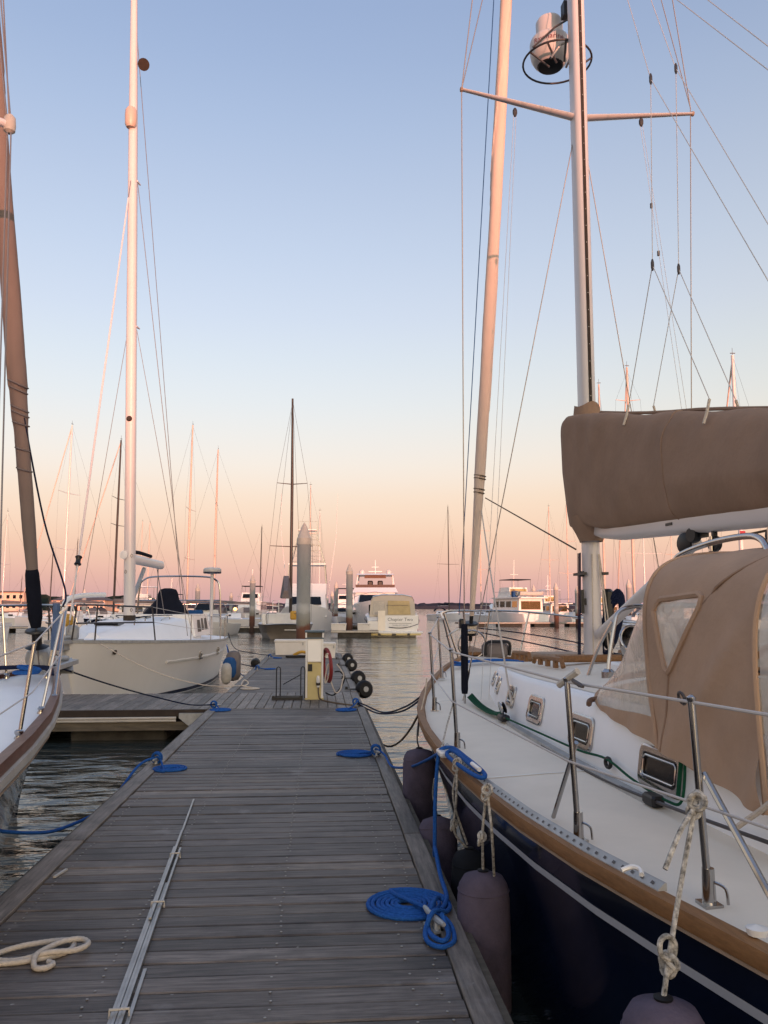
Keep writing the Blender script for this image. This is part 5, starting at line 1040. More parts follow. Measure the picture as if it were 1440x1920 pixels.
# ------------------------------------------------------------------ white sailboat beyond the finger pier, bow towards the viewer
wb0 = Vector((-5.03, 16.9, 0)); WRZ = math.pi - R(2.5)          # local +y is its bow direction
wb = thing('sailboat', 'white sailboat with in-mast furling lying beyond the finger pier', 'sailboat', wb0, WRZ, frame=True)
TW = Matrix.Translation(wb0) @ Matrix.Rotation(WRZ, 4, 'Z'); TWI = TW.inverted()
def wl_(px, py, Y): return TWI @ at(px, py, Y)
yw = [-11.6, -10.5, -9, -7.5, -6, -4.8, -3.6, -2.6, -1.7, -1.0, -.45, -.12, 0]
hw_ = [1.42, 1.60, 1.78, 1.88, 1.90, 1.82, 1.62, 1.34, 1.0, .68, .38, .14, .02]
zw_ = [1.12 + .30 * max(0, (y + 10) / 10) ** 1.4 for y in yw]; wlw = [1.1, 1.35, 1.55, 1.65, 1.62, 1.45, 1.15, .84, .52, .28, .10, .03, .01]
m = MB(); hull(m, yw, hw_, zw_, wlw, [-.5] * len(yw), 1.3, y_rake=lambda i, z: -max(0, yw[i] + 3) / 3 * .9 * max(0, 1 - max(0, z) / 1.44) ** 1.1); part('hull', m, 'white_hull', wb, angle=60)
def whx(y, z):
    h = interp(list(zip(yw, hw_)), y); w0 = interp(list(zip(yw, wlw)), y); zs = interp(list(zip(yw, zw_)), y); return w0 + (h - w0) * (z / zs) ** 1.3
for sgn in (-1, 1):
    m = MB(); m.loft([[Vector((sgn * (whx(y, z) + .005), y, z)) for z in (.02, .10)] for y in yw[1:-4]]); part('boot_stripe', m, 'boot_navy', wb)
    m = MB(); m.loft([[Vector((sgn * (whx(y, z) + a), y, z)) for a, z in ((0, .80), (.035, .80), (.03, .85), (0, .86))] for y in (-11, -9.5, -8, -7, -6, -5, -4, -3.2)], caps=True, closed=True); part('rub_strake', m, 'white_dull', wb)
    m = MB(); m.loft([[Vector((sgn * (interp(list(zip(yw, hw_)), y) + a), y, interp(list(zip(yw, zw_)), y) + z)) for a, z in ((.01, -.01), (.012, .05), (-.03, .055), (-.03, 0))] for y in yw[:-1]], closed=True, caps=True); tr = part('toe_rail', m, 'alu_dull', wb)
    for y in (-5.2, -7.3):
        c = Vector((sgn * (whx(y, .90) + .004), y, .90)); m = MB(); m.loft([[c + Vector((sgn * d, a, b_)) for a, b_ in rrect(w2, h2, .04)] for w2, h2, d in ((.36, .22, .0), (.36, .22, .02), (.27, .14, .02), (.26, .13, .004))], closed=True); po = part('portlight', m, 'steel', wb, angle=30)
        m = MB(); m.poly([c + Vector((sgn * .008, a, b_)) for a, b_ in rrect(.27, .14, .03)]); part('glass', m, 'glass_dark', po)
m = MB(); m.lathe([(.05, 0), (.06, .02), (.03, .025)], (-whx(-1.1, 1.18), -1.2, 1.18), 12, (-.8, .5, 0)); part('hawse_pipe', m, 'wood_dark', wb)
part('deck', deck_surface(yw, hw_, [z + .03 for z in zw_], .06, .03), 'cabin_white', wb, angle=60)
# cabin of the white boat
CW = [(-1.8, .25, .16, 1.50), (-2.4, .62, .50, 1.60), (-3.4, .95, .80, 1.68), (-4.6, 1.12, .95, 1.74), (-6.2, 1.2, 1.02, 1.78), (-7.6, 1.2, 1.02, 1.80), (-8.3, 1.18, 1.0, 1.80)]
secs = []
for y, hb_, ht, zt in CW:
    zb = interp(list(zip(yw, zw_)), y) + .03; L_ = [(-hb_, zb), (-ht - .02, zt - .05), (-ht + .04, zt)] + [(t * ht, zt + .07 * (1 - t * t)) for t in (-.6, -.3, 0, .3, .6)]
    secs.append([Vector((a, y, b_)) for a, b_ in L_] + [Vector((-a, y, b_)) for a, b_ in reversed(L_[:3])])
m = MB(); m.loft(secs, caps=True, smooth=True); part('cabin', m, 'cabin_white', wb, angle=40)
for y in (-3.0, -5.6):
    m = MB(); m.box((0, y, interp([(a[0], a[3]) for a in CW[::-1]], y) + .085), (.55, .55, .05), bev=.02); part('hatch', m, 'glass_dark', wb)
for x, y in ((.55, -3.6), (-.55, -3.6), (.75, -5.4), (-.75, -5.4)):
    m = MB(); m.tube(crom([(x, y + .5, 1.70), (x, y + .4, 1.80), (x, y - .4, 1.86), (x, y - .5, 1.78)], 4), .015, 6); part('grab_rail', m, 'steel', wb)
for x in (-.3, .3):
    m = MB(); m.tube(crom([(x * .5, -4.3, 1.86), (x * 1.6, -5.2, 1.90), (x * 2.2, -6.6, 1.90)], 4), .011, 6); part('deck_line', m, 'rope_navy', wb)
# raised deck saloon windows at the port quarter
m = MB(); m.loft([[Vector((x, y, z)) for x, z in ((-1.25, 1.3), (-1.12, 1.92), (1.12, 1.92), (1.25, 1.3))] for y in (-7.0, -7.4, -9.4)], closed=True, caps=True); part('deckhouse', m, 'white_gel', wb)
for sgn in (-1, 1):
    for y0, y1, z0 in ((-7.5, -8.0, 1.42), (-8.15, -8.5, 1.46), (-8.65, -9.1, 1.46)):
        m = MB(); m.add([Vector((sgn * (1.25 - .13 * (z - 1.3) / .62 + .006), y, z)) for y, z in ((y0 + .1, z0), (y0 - .1, z0 + .34), (y1, z0 + .34), (y1 + .05, z0))], [(0, 1, 2, 3)]); part('window', m, 'black', wb)
# mast with furling slot, boom, vang, collar
MW = Vector((0, -4.35, 0)); m = MB(); pf = rrect(.26, .32, .115, 5)
def mx_(z): return -.10 + (z - 1.7) * .0285
m.loft([[MW + Vector((a * k + mx_(z), b_ * k - (z - 1.7) * .004, z)) for a, b_ in pf] for z, k in ((1.62, 1), (8, .97), (15, .85), (18.8, .64))], closed=True, caps=True, smooth=True); part('mast', m, 'mast_white', wb, angle=30)
m = MB(); m.loft([[MW + Vector((a * 1.06 + mx_(z), b_ * 1.06, z)) for a, b_ in pf] for z in (1.72, 1.92)], closed=True, caps=True, smooth=True); part('mast_boot', m, 'wood_dark', wb, angle=30)
for z, sx in ((2.05, -.09), (3.4, -.09), (3.0, .06)): m = MB(); m.torus(MW + Vector((sx + mx_(z), .165 - (z - 1.7) * .004, z)), .04, .008, (0, 1, 0), 12, 6, .6); part('mast_fitting', m, 'steel', wb)
m = MB(); m.lathe([(.09, 0), (.11, .02), (.11, .04), (.03, .05)], MW + Vector((.05, .15, 3.42)), 16, (.25, 1, 0)); part('furling_drum', m, 'white_gel', wb)
m = MB(); m.lathe([(.02, -.03), (.06, -.02), (.075, .02), (.05, .05)], MW + Vector((mx_(6.9), .12, 6.9)), 12, (0, 1, 0)); part('deck_light', m, 'wood_dark', wb)
m = MB(); m.lathe([(.11, -.28), (.15, -.2), (.16, .05), (.15, .2), (.1, .28)], MW + Vector((mx_(15.1) + .02, .1, 15.1)), 14); part('radome', m, 'mast_tan', wb)
m = MB(); m.lathe([(.02, 0), (.06, .02), (.15, .1), (.16, .14)], MW + Vector((mx_(16.85) - .2, -.2, 16.85)), 16, (-.3, .5, -.4)); part('loudhailer', m, 'wood_dark', wb)
for z in (9.4, 13.4):
    for sgn in (-1, 1): m = MB(); m.tube([MW + Vector((mx_(z) + sgn * .1, -.05, z)), MW + Vector((mx_(z) + sgn * .13, -.3, z + .02))], [.035, .02], 8); part('spreader_root', m, 'mast_white', wb)
m = MB(); bpw = rrect(.20, .24, .085, 4); m.loft([[Vector((a, y, 3.35 + b_)) for a, b_ in bpw] for y in (-4.6, -7.9)], closed=True, caps=True, smooth=True); part('boom', m, 'mast_white', wb, angle=30)
m = MB(); m.tube(crom([(0, -4.65, 3.53), (.02, -5.6, 3.56), (-.02, -6.6, 3.53)], 4), .05, 8); part('outhaul_cover', m, 'canvas_dark', wb)
m = MB(); m.tube([Vector((0, -4.55, 2.0)), Vector((0, -6.0, 3.16))], .055, 10); part('boom_vang', m, 'alu_dull', wb)
def ww(name, pts, r=.009, m_='wire'): m = MB(); m.tube(pts, r, 6); return part(name, m, m_, wb)
hT = MW + Vector((mx_(18.5), -.12, 18.5))
ww('backstay', [hT, Vector((0, -11.4, 1.3))]); ww('mainsheet', [Vector((0, -7.6, 3.3)), Vector((.1, -8.0, 1.9))], .012); ww('mainsheet', [Vector((0, -7.4, 3.3)), Vector((-.15, -7.9, 1.9))], .012)
for sgn in (-1, 1): ww('shroud', [MW + Vector((mx_(13.4) + sgn * .1, -.15, 13.4)), Vector((sgn * 1.5, -4.6, 1.4))]); ww('shroud', [MW + Vector((mx_(9.4) + sgn * .1, -.1, 9.4)), Vector((sgn * 1.5, -5.2, 1.4))], .007)
fw0, fw1 = Vector((0, -.25, 1.62)), MW + Vector((mx_(13.3), .15, 13.3)); ww('forestay', [fw0, fw1], .009)
m = MB(); m.tube([fw0.lerp(fw1, t) for t in (.02, .05, .145, .15)], [.02, .02, .02, .02], 8); part('furler_foil', m, 'mast_white', wb)
m = MB(); c = fw0.lerp(fw1, .125); m.lathe([(.06, -.10), (.075, -.08), (.05, -.03), (.05, .03), (.075, .08), (.06, .1)], c, 14, (0, -.33, 1)); part('furler_drum', m, 'black', wb)
m = MB(); m.tube([fw0.lerp(fw1, t) for t in (.15, .3, .95)], [.026, .024, .02], 8); part('furled_jib', m, 'mast_white', wb)
# bow rail, stanchions, lifelines, anchor
def wr(name, pts, r=.016, m_='steel'): m = MB(); m.tube(crom(pts, 4), r, 8); return part(name, m, m_, wb)
zb_ = lambda y: interp(list(zip(yw, zw_)), y)
wr('pulpit', [(-1.15, -2.3, 2.12), (-.8, -1.2, 2.14), (-.45, -.3, 2.16), (-.25, .05, 2.16)], .019, 'wire_dark'); wr('pulpit', [(1.15, -2.3, 2.12), (.8, -1.2, 2.14), (.45, -.3, 2.16), (.25, .05, 2.16)], .019, 'wire_dark')
wr('pulpit_rail', [(-1.2, -2.3, 1.78), (-.45, -.3, 1.8), (-.25, .05, 1.8)], .016, 'wire_dark'); wr('pulpit_rail', [(1.2, -2.3, 1.78), (.45, -.3, 1.8), (.25, .05, 1.8)], .016, 'wire_dark')
for sgn in (-1, 1):
    for a, b_ in (((1.15, -2.3, 2.12), (1.2, -2.5, zb_(-2.5))), ((.5, -.45, 2.15), (.42, -.6, zb_(-.6))), ((.25, .05, 2.16), (.12, -.1, zb_(-.1)))): wr('pulpit_leg', [(sgn * a[0], a[1], a[2]), (sgn * b_[0], b_[1], b_[2])], .017, 'wire_dark')
    pts = [(1.15, -2.3, 2.12)]
    for y in (-4.2, -6.0, -7.8, -9.4, -10.8):
        x = interp(list(zip(yw, hw_)), y) - .06; wr('stanchion', [(sgn * x, y, zb_(y)), (sgn * x, y, zb_(y) + .68)], .013); pts.append((x, y, zb_(y) + .67))
    for dz in (0, .33): ww('lifeline', [Vector((sgn * a, b_, c - dz)) for a, b_, c in pts], .006, 'lifeline')
    wr('stern_rail', [(sgn * 1.55, -10.4, 1.85), (sgn * 1.45, -11.4, 1.87), (sgn * .8, -11.55, 1.87)])
m = MB(); m.prism([(-.17, -.7, 1.40), (.17, -.7, 1.40), (.12, .42, 1.40), (-.12, .42, 1.40)], (0, 0, .07)); m.box((0, .1, 1.34), (.16, .5, .12)); part('bow_roller', m, 'alu_dull', wb)
m = MB(); m.tube(crom([(0, -.5, 1.52), (0, .2, 1.50), (.0, .42, 1.38), (0, .40, 1.15)], 4), .035, 8); m.prism([(-.2, .30, 1.18), (.2, .30, 1.18), (.0, .46, .92)], (0, .03, .02)); m.box((0, -.5, 1.6), (.22, .25, .3), bev=.05); part('anchor', m, 'alu_dull', wb)
# life buoy gear, cockpit cover, stern arch, radar pole
m = MB(); m.box((.2, -.75, 1.85), (.22, .16, .26), bev=.06); part('yellow_bag', m, 'yellow', wb)
secs = []
for z, r_ in ((1.75, .72), (1.95, .66), (2.15, .50), (2.35, .34), (2.55, .30), (2.66, .24), (2.70, .10)): secs.append([Vector((math.cos(a) * r_ * (1 + .08 * math.sin(5 * a + z * 4)), -8.9 + math.sin(a) * r_ * .8, z)) for a in [2 * math.pi * j / 18 for j in range(18)]])
m = MB(); m.loft(secs, closed=True, caps=True, smooth=True); part('cockpit_cover', m, 'canvas_dark', wb, angle=60)
m = MB(); m.tube(crom([(1.35, -10.6, 1.5), (1.3, -10.6, 2.7), (1.15, -10.6, 3.02), (.7, -10.6, 3.12), (-.7, -10.6, 3.12), (-1.15, -10.6, 3.02), (-1.3, -10.6, 2.7), (-1.35, -10.6, 1.5)], 5), .028, 8); part('stern_arch', m, 'steel', wb)
m = MB(); m.tube([(1.3, -10.6, 2.35), (-1.3, -10.6, 2.35)], .02, 8); part('arch_bar', m, 'steel', wb)
c = wl_(366, 1152, 27.2); m = MB(); m.box(c, (.48, .3, .28), bev=.05); part('blue_bag', m, 'canvas_blue', wb)
c = wl_(395, 1190, 26.9); d = wl_(398, 1076, 26.9); m = MB(); m.tube([c, d], .055, 10); part('radar_pole', m, 'mast_white', wb)
m = MB(); m.lathe([(.15, 0), (.26, .02), (.285, .06), (.285, .14), (.24, .19), (.06, .21)], d, 22); part('radar', m, 'dome_white', wb)
m = MB(); m.lathe([(.27, .012), (.288, .03), (.288, .058)], d, 22); part('radar_base', m, 'boot_navy', wb)
wr('dorade_pipe', [(.9, -2.6, 1.5), (.95, -2.7, 2.2), (.8, -3.2, 2.38), (.4, -3.9, 2.42)], .06, 'white_gel')
# fenders of the white boat and its lines
for px, py0, py1, Y, r_, mt, lb_ in ((424, 1243, 1283, 19.6, .12, 'fender_white', 'white fender at the stern quarter of the white sailboat'), (437, 1220, 1277, 21.0, .18, 'canvas_grey', 'large grey ball fender behind the white fender of the white sailboat'), (430, 1232, 1272, 20.3, .16, 'canvas_blue', 'blue fender cover between the white and the grey fender')):
    a = at(px, py0, Y); b_ = at(px, py1, Y); h = a.z - b_.z
    m = MB(); m.lathe([(.02, 0), (r_ * .7, .03), (r_, .12), (r_, h - .12), (r_ * .7, h - .03), (.03, h)], b_, 16); solo('fender', m, mt, lb_, 'fender', 'fenders at the white sailboat')
mline([TW @ Vector((-.35, -.7, 1.45))] + [at(185 + 255 * t, 1205 + 85 * t + 20 * math.sin(math.pi * t), 17.4 - .4 * t) for t in (.15, .3, .5, .7, .85)] + [Vector((-1.5, 17.0, DZ + .06))], 'rope_white', 'thin pale mooring line from the white sailboat bow to the white coil', .010)
mline([TW @ Vector((-1.6, -10.6, 1.3)), at(440, 1215, 26), at(470, 1224, 26.6), Vector((-1.6, 27.2, DZ + .08))], 'rope_navy', 'dark stern line of the white sailboat to the far left cleat', .012)
mline([at(425, 1210, 22), at(440, 1240, 21.8), Vector((-1.6, 21.9, DZ + .08))], 'rope_navy', 'dark spring line beside the blue fender to the left dock edge', .012)
mline([at(425, 1209, 22), at(432, 1238, 21.5), at(450, 1262, 21.6), at(465, 1268, 21.8), Vector((-1.62, 21.95, DZ + .08))], 'rope_blue', 'blue spring line drooping by the fenders of the white sailboat', .012)
mline([(-.9, 0, 0) and TW @ Vector((.4, -.3, 1.3)), at(120, 1245, 15.5), at(95, 1290, 14.6)], 'rope_brown', 'tan line from the white sailboat bow down behind the left boat', .010)
# ------------------------------------------------------------------ boats across the fairway
def far_sail(px, py_top, Y, head, Lh, label, mastm='mast_white', spr=(), hullm='white_hull', cover='canvas_grey', rm=.075, boom=True, wr_=.008, furl=None, sw=1.3, stuff=True):
    b0 = at(px, 1140, Y); zt = at(px, py_top, Y).z
    t = thing('sailboat', label, 'sailboat', (b0.x, Y, 0), R(head), frame=True, group='sailboats in the far slips')
    B = Lh * .30; ys_ = [-.58, -.5, -.3, -.1, .1, .25, .35, .40, .42]; hbs = [.36, .42, .49, .5, .42, .27, .13, .04, .01]
    Y_ = [y * Lh for y in ys_]; H = [h * B for h in hbs]; Zs = [.95 + .35 * max(0, (y + .4) / .82) ** 1.6 for y in ys_]
    m = MB(); hull(m, Y_, H, Zs, [h * .8 for h in H], [-.3] * 9, 1.3, n=5); part('hull', m, hullm, t, angle=60)
    part('deck', deck_surface(Y_, H, [z + .01 for z in Zs], .05, .02, 4), 'cabin_white', t)
    m = MB(); m.loft([[Vector((x, y, z)) for x, z in ((-w2, 1.0), (-w2 * .85, zc), (w2 * .85, zc), (w2, 1.0))] for y, w2, zc in ((.22 * Lh, B * .2, 1.35), (.12 * Lh, B * .3, 1.5), (-.25 * Lh, B * .34, 1.6))], closed=True, caps=True); cb = part('cabin', m, 'cabin_white', t)
    for s in (-1, 1):
        for k in range(3):
            y = (.06 - .1 * k) * Lh; x = s * B * (.30 + .02 * k); mm = MB(); mm.box((x, y, 1.33), (.06, .5, .16)); part('window', mm, 'glass_dark', cb)
    m = MB(); m.loft([[Vector((B * .33 * math.cos(a), -.27 * Lh - i * .8, 1.5 + .65 * math.sin(a))) for a in [math.pi * j / 8 for j in range(9)]] for i in (0, 1)]); part('dodger', m, cover, t)
    m = MB(); m.tube([(0, 0, 1.3), (0, -.05, zt * .6), (0, -.12, zt)], [rm, rm, rm * .7], 10); part('mast', m, mastm, t)
    m = MB(); m.tube([(0, -.12, zt), (.0, -.12, zt + .45)], .012, 5); m.box((.0, -.15, zt + .12), (.3, .05, .04)); part('wind_vane', m, 'wire_dark', t)
    tips = []
    for z_py in spr:
        z = at(px, z_py, Y).z
        for s in (-1, 1):
            m = MB(); m.tube([(0, 0, z), (s * sw, -.15, z + .05)], [.035, .02], 6); part('spreader', m, mastm, t); tips.append((s, z))
    for s in (-1, 1):
        z_l = [z for q, z in tips if q == s]; p_ = [Vector((s * B * .46, -.1, 1.1))] + [Vector((s * sw, -.15, z)) for z in sorted(z_l)] + [Vector((0, -.1, zt - .3))]
        m = MB(); m.tube(p_, wr_ * .7, 4); part('shroud', m, 'wire_dark', t)
    m = MB(); m.tube([(0, .40 * Lh, 1.35), (0, -.1, zt - .2)], wr_ if not furl else .05, 6); part('forestay', m, 'wire_dark' if not furl else furl, t)
    m = MB(); m.tube([(0, -.57 * Lh, 1.0), (0, -.12, zt - .05)], wr_ * .8, 4); part('backstay', m, 'wire_dark', t)
    if boom:
        m = MB(); m.tube([(0, -.05, 2.55), (0, -.36 * Lh, 2.5)], .07, 8); part('boom', m, 'mast_white', t)
        m = MB(); m.tube([(0, -.02, 2.75), (0, -.12 * Lh, 2.72), (0, -.35 * Lh, 2.6)], [.22, .18, .1], 8); part('sail_cover', m, cover, t)
    for s in (-1, 1):
        m = MB(); m.tube([Vector((s * h, y, z + .62)) for y, h, z in zip(Y_, H, Zs)], .014, 5); part('lifeline', m, 'lifeline', t)
    m = MB(); zf = 1.75; m.tube([Vector((s * h, y, z)) for s, h, y, z in ((-1, B * .28, .24 * Lh, 1.8), (-1, B * .1, .38 * Lh, 1.9), (1, .0, .42 * Lh, 1.92), (1, B * .1, .38 * Lh, 1.9), (1, B * .28, .24 * Lh, 1.8))], .02, 5); part('pulpit', m, 'steel', t)
    return t
far_sail(118, 797, 82, 75, 12, 'sailboat with tall pale mast and two spreader pairs above the pink building', 'mast_white', (925, 1030), rm=.11, furl='mast_tan', sw=1.9)
far_sail(213, 825, 78, 80, 12, 'sailboat with dark mast close left of the big white mast', 'mast_dark', (935, 985), rm=.10, furl='mast_tan', hullm='navy_gel', sw=1.6)
far_sail(350, 797, 88, 85, 12, 'sailboat with tall orange mast right of the white sailboat mast', 'mast_tan', (955, 1048), rm=.11, sw=2.2)
far_sail(400, 843, 92, 95, 12, 'sailboat with pale mast rising above the radar of the white sailboat', 'mast_tan', (945, 1043), rm=.11, sw=1.8)
far_sail(487, 987, 130, 100, 10, 'small sailboat with brown mast behind the white trawler', 'mast_dark', (1066,), rm=.09, sw=1.2)
far_sail(275, 980, 140, 70, 11, 'faint far sailboat just right of the big white mast', 'mast_tan', (), rm=.07)
far_sail(261, 978, 150, 60, 10, 'faint farthest sailboat behind the big white mast', 'mast_tan', (), rm=.06)
far_sail(93, 1030, 110, 90, 9, 'small far sailboat with short mast left of the pink building', 'mast_dark', (), rm=.07)
far_sail(139, 1013, 118, 80, 9, 'small far sailboat with short leaning mast in front of the pink building', 'mast_dark', (), rm=.06)
far_sail(3, 960, 95, 85, 11, 'far sailboat at the extreme left edge', 'mast_white', (1058,), rm=.06, sw=1.2)
far_sail(37, 1082, 120, 85, 8, 'tiny far sailboat in front of the flat-roofed pink building', 'mast_dark', (), rm=.05)
far_sail(580, 910, 98, 175, 11, 'far sailboat whose mast stands just right of the tall piling', 'mast_tan', (1000,), rm=.06)
far_sail(598, 958, 104, 170, 11, 'far sailboat with thin mast right of the tall piling, second one', 'mast_white', (), rm=.05)
far_sail(842, 950, 142, 200, 11, 'white sailboat under way in the channel with dark mast and red cover', 'mast_dark', (1058,), rm=.09, cover='canvas_dark', sw=2.2)
far_sail(902, 905, 128, 30, 11, 'far sailboat with pale mast behind the furled genoa', 'mast_tan', (995, 1068), rm=.08, sw=2.0)
far_sail(1032, 950, 120, 20, 11, 'far sailboat with pale mast left of the near boom', 'mast_tan', (1050,), rm=.08, sw=1.6)
far_sail(1066, 940, 126, 15, 11, 'far sailboat with mast half hidden by the near sail cover edge', 'mast_tan', (1015, 1075), rm=.08, sw=1.6)
far_sail(1210, 990, 100, 10, 12, 'far sailboat seen below the near boom with pale mast', 'mast_white', (1038,), rm=.10, sw=2.6)
far_sail(1135, 722, 62, -10, 12, 'sailboat whose masthead shows just right of the near mast', 'mast_tan', (), rm=.09)
far_sail(1190, 690, 58, -5, 12, 'sailboat whose masthead with spreaders shows above the tan sail cover', 'mast_tan', (752,), rm=.11, sw=.9, furl='mast_tan')
far_sail(1395, 668, 46, 0, 13, 'sailboat with thick mast and wind vane above the right end of the tan cover', 'mast_white', (), rm=.13, furl='mast_tan')
far_sail(1262, 1000, 108, 25, 11, 'far sailboat below the near boom, right of the other mast', 'mast_tan', (1040,), rm=.06, sw=1.4)

# grey sailboat with its stern to us behind the tall piling
gs = thing('sailboat', 'grey-hulled sailboat with sloping boom cover, stern towards us behind the tall piling', 'sailboat', (-2.35, 57, 0), R(2), frame=True)
yg = [0, .6, 3, 6, 9, 11, 12]; hg = [1.25, 1.55, 1.95, 2.0, 1.5, .6, .05]; zg = [.95, .95, .95, 1.0, 1.1, 1.3, 1.4]
m = MB(); hull(m, yg, hg, zg, [.3, 1.0, 1.6, 1.7, 1.1, .3, .02], [-.3] * 7, 1.0, y_rake=lambda i, z: (.9 * (1 - z / .95) if i == 0 else 0)); part('hull', m, 'hull_grey', gs, angle=50)
part('deck', deck_surface(yg, hg, [z + .02 for z in zg], .05, .02), 'white_dull', gs)
m = MB(); m.box((0, 4.2, 1.35), (2.7, 4.4, .8), bev=.1); part('cabin', m, 'white_dull', gs)
m = MB(); m.loft([[Vector((1.35 * math.cos(a), y, 1.3 + 1.15 * math.sin(a))) for a in [math.pi * j / 10 for j in range(11)]] for y in (2.6, 4.2)]); part('dodger', m, 'canvas_dark', gs)
m = MB(); m.loft([[Vector((x * k, y, z)) for x, z in ((-.45, zb), (-.2, zt), (.2, zt), (.45, zb))] for y, k, zb, zt in ((1.2, .6, 2.75, 3.3), (3.0, .8, 2.8, 3.9), (5.6, 1.0, 2.85, 4.5))], closed=True, caps=True, smooth=True); part('sail_cover', m, 'canvas_grey', gs)
zt_ = at(549, 748, 62.8).z; zs_ = at(549, 908, 62.8).z
m = MB(); m.tube([(.35, 5.8, 1.5), (.35, 5.8, zs_), (.3, 5.7, zt_)], [.12, .11, .075], 10); part('mast', m, 'mast_dark', gs)
for s in (-1, 1):
    m = MB(); m.tube([(.35, 5.8, zs_), (.35 + s * 1.15, 5.7, zs_ + .08)], [.04, .025], 6); part('spreader', m, 'mast_dark', gs)
    for z2 in (at(549, 1025, 62.8).z,): m = MB(); m.tube([(.35, 5.8, z2), (.35 + s * 1.6, 5.7, z2 + .05)], [.04, .025], 6); part('spreader', m, 'mast_dark', gs)
    m = MB(); m.tube([(s * 1.9, 5.7, 1.1), (.35 + s * 1.6, 5.7, z2 + .05), (.35 + s * 1.15, 5.7, zs_ + .08), (.32, 5.7, zt_ - .2)], .011, 5); part('shroud', m, 'wire_dark', gs)
    m = MB(); m.tube([(s * 1.2, .2, 1.0), (.32, 5.7, zt_ - .1)], .011, 5); part('backstay', m, 'wire_dark', gs)
    m = MB(); m.tube(crom([(s * 1.25, .2, 1.0), (s * 1.25, .1, 1.7), (s * .6, .0, 1.75)], 4), .025, 6); part('stern_rail', m, 'steel', gs)
m = MB(); m.tube([(-.85, -.1, 1.8), (-.45, -.1, 1.8), (-.45, -.1, 2.6), (-.85, -.1, 2.6)], .03, 6, closed=True); m.tube([(-.85, -.1, 2.2), (-.45, -.1, 2.2)], .025, 6); part('boarding_ladder', m, 'white_gel', gs)
m = MB(); m.box((.55, .3, 1.6), (.45, .3, .6), bev=.1); part('yellow_horseshoe', m, 'yellow', gs)
m = MB(); m.box((-1.45, .5, 1.35), (.3, .2, .75), bev=.05); part('outboard_cover', m, 'white_gel', gs)
m = MB(); m.box((.4, -.1, .62), (.9, .02, .05)); part('name_stripe', m, 'white_dull', gs)

def tiers(t, specs):
    """superstructure: each tier (y0, y1, half width bottom/top, z0, z1, rake front, rake back, material)"""
    for nm, y0, y1, wb_, wt_, z0, z1, rf, rb, mt in specs:
        m = MB(); m.loft([[Vector((s * w_, y, z)) for s, y in ((-1, ya), (1, ya), (1, yb), (-1, yb))] for w_, z, ya, yb in ((wb_, z0, y0, y1), (wt_, z1, y0 + rb, y1 - rf))], closed=True, caps=True); part(nm, m, mt, t)
def pane(t, pts, mt='glass_dark', name='window'): m = MB(); a = [Vector(p_) for p_ in pts]; n = (a[1] - a[0]).cross(a[2] - a[0]).normalized(); m.prism(a, n * .02); part(name, m, mt, t)
# sportfisher with tower, behind the grey sailboat
sf = thing('sportfishing_boat', 'white sportfishing boat with tall lattice tower behind the tall piling', 'boat', (-1.2, 76, 0), R(178), frame=True)
yq = [-7, -5, -2, 1, 4, 6, 7]; hq = [2.0, 2.2, 2.3, 2.3, 1.8, .8, .05]; zq = [1.1, 1.1, 1.3, 1.7, 2.1, 2.4, 2.5]
m = MB(); hull(m, yq, hq, zq, [1.8, 2, 2.1, 1.9, 1.0, .3, .02], [-.3] * 7, 1.0); part('hull', m, 'white_hull', sf)
part('deck', deck_surface(yq, hq, zq, .05, .02), 'white_gel', sf)
tiers(sf, [('cabin', -3, 3, 1.9, 1.7, 1.3, 3.3, 1.4, 0, 'white_gel'), ('flybridge', -2.5, 1.2, 1.75, 1.8, 3.3, 4.3, .6, .1, 'white_gel'), ('hardtop', -2.6, .6, 1.7, 1.7, 6.0, 6.12, 0, 0, 'white_gel')])
pane(sf, [(-1.4, 2.35, 2.4), (1.4, 2.35, 2.4), (1.3, 1.75, 3.1), (-1.3, 1.75, 3.1)])
tw = MB()
for s in (-1, 1):
    for y in (-2.2, .3):
        tw = MB(); tw.tube([(s * 1.75, y, 4.2), (s * 1.6, y * .9, 6.1), (s * .75, y * .5, 9.2)], .04, 6); part('tower_leg', tw, 'steel', sf)
for k in range(6):
    z = 6.3 + k * .5; h = 1.55 - .27 * k * .5 * 1.0; tw = MB(); tw.tube([(-h, .25, z), (h, .25, z)], .03, 6); part('tower_rung', tw, 'steel', sf)
for k in range(4):
    z = 6.3 + k * .7; h = 1.5 - .19 * k; tw = MB(); tw.tube([(-h, .25, z), (h - .15, .25, z + .7)], .025, 6); part('tower_brace', tw, 'steel', sf)
m = MB(); m.box((0, -.3, 9.2), (1.7, 1.4, .08)); part('tower_platform', m, 'white_gel', sf)
m = MB(); m.tube([(-.85, -.9, 9.2), (-.85, -.9, 10.1), (.85, -.9, 10.1), (.85, -.9, 9.2)], .03, 6); part('tower_rail', m, 'steel', sf)
for s in (-1, 1): m = MB(); m.tube([(s * 1.9, -1.5, 3.3), (s * 2.6, -2.5, 9), (s * 2.7, -3, 13)], [.04, .03, .015], 6); part('outrigger', m, 'mast_white', sf)

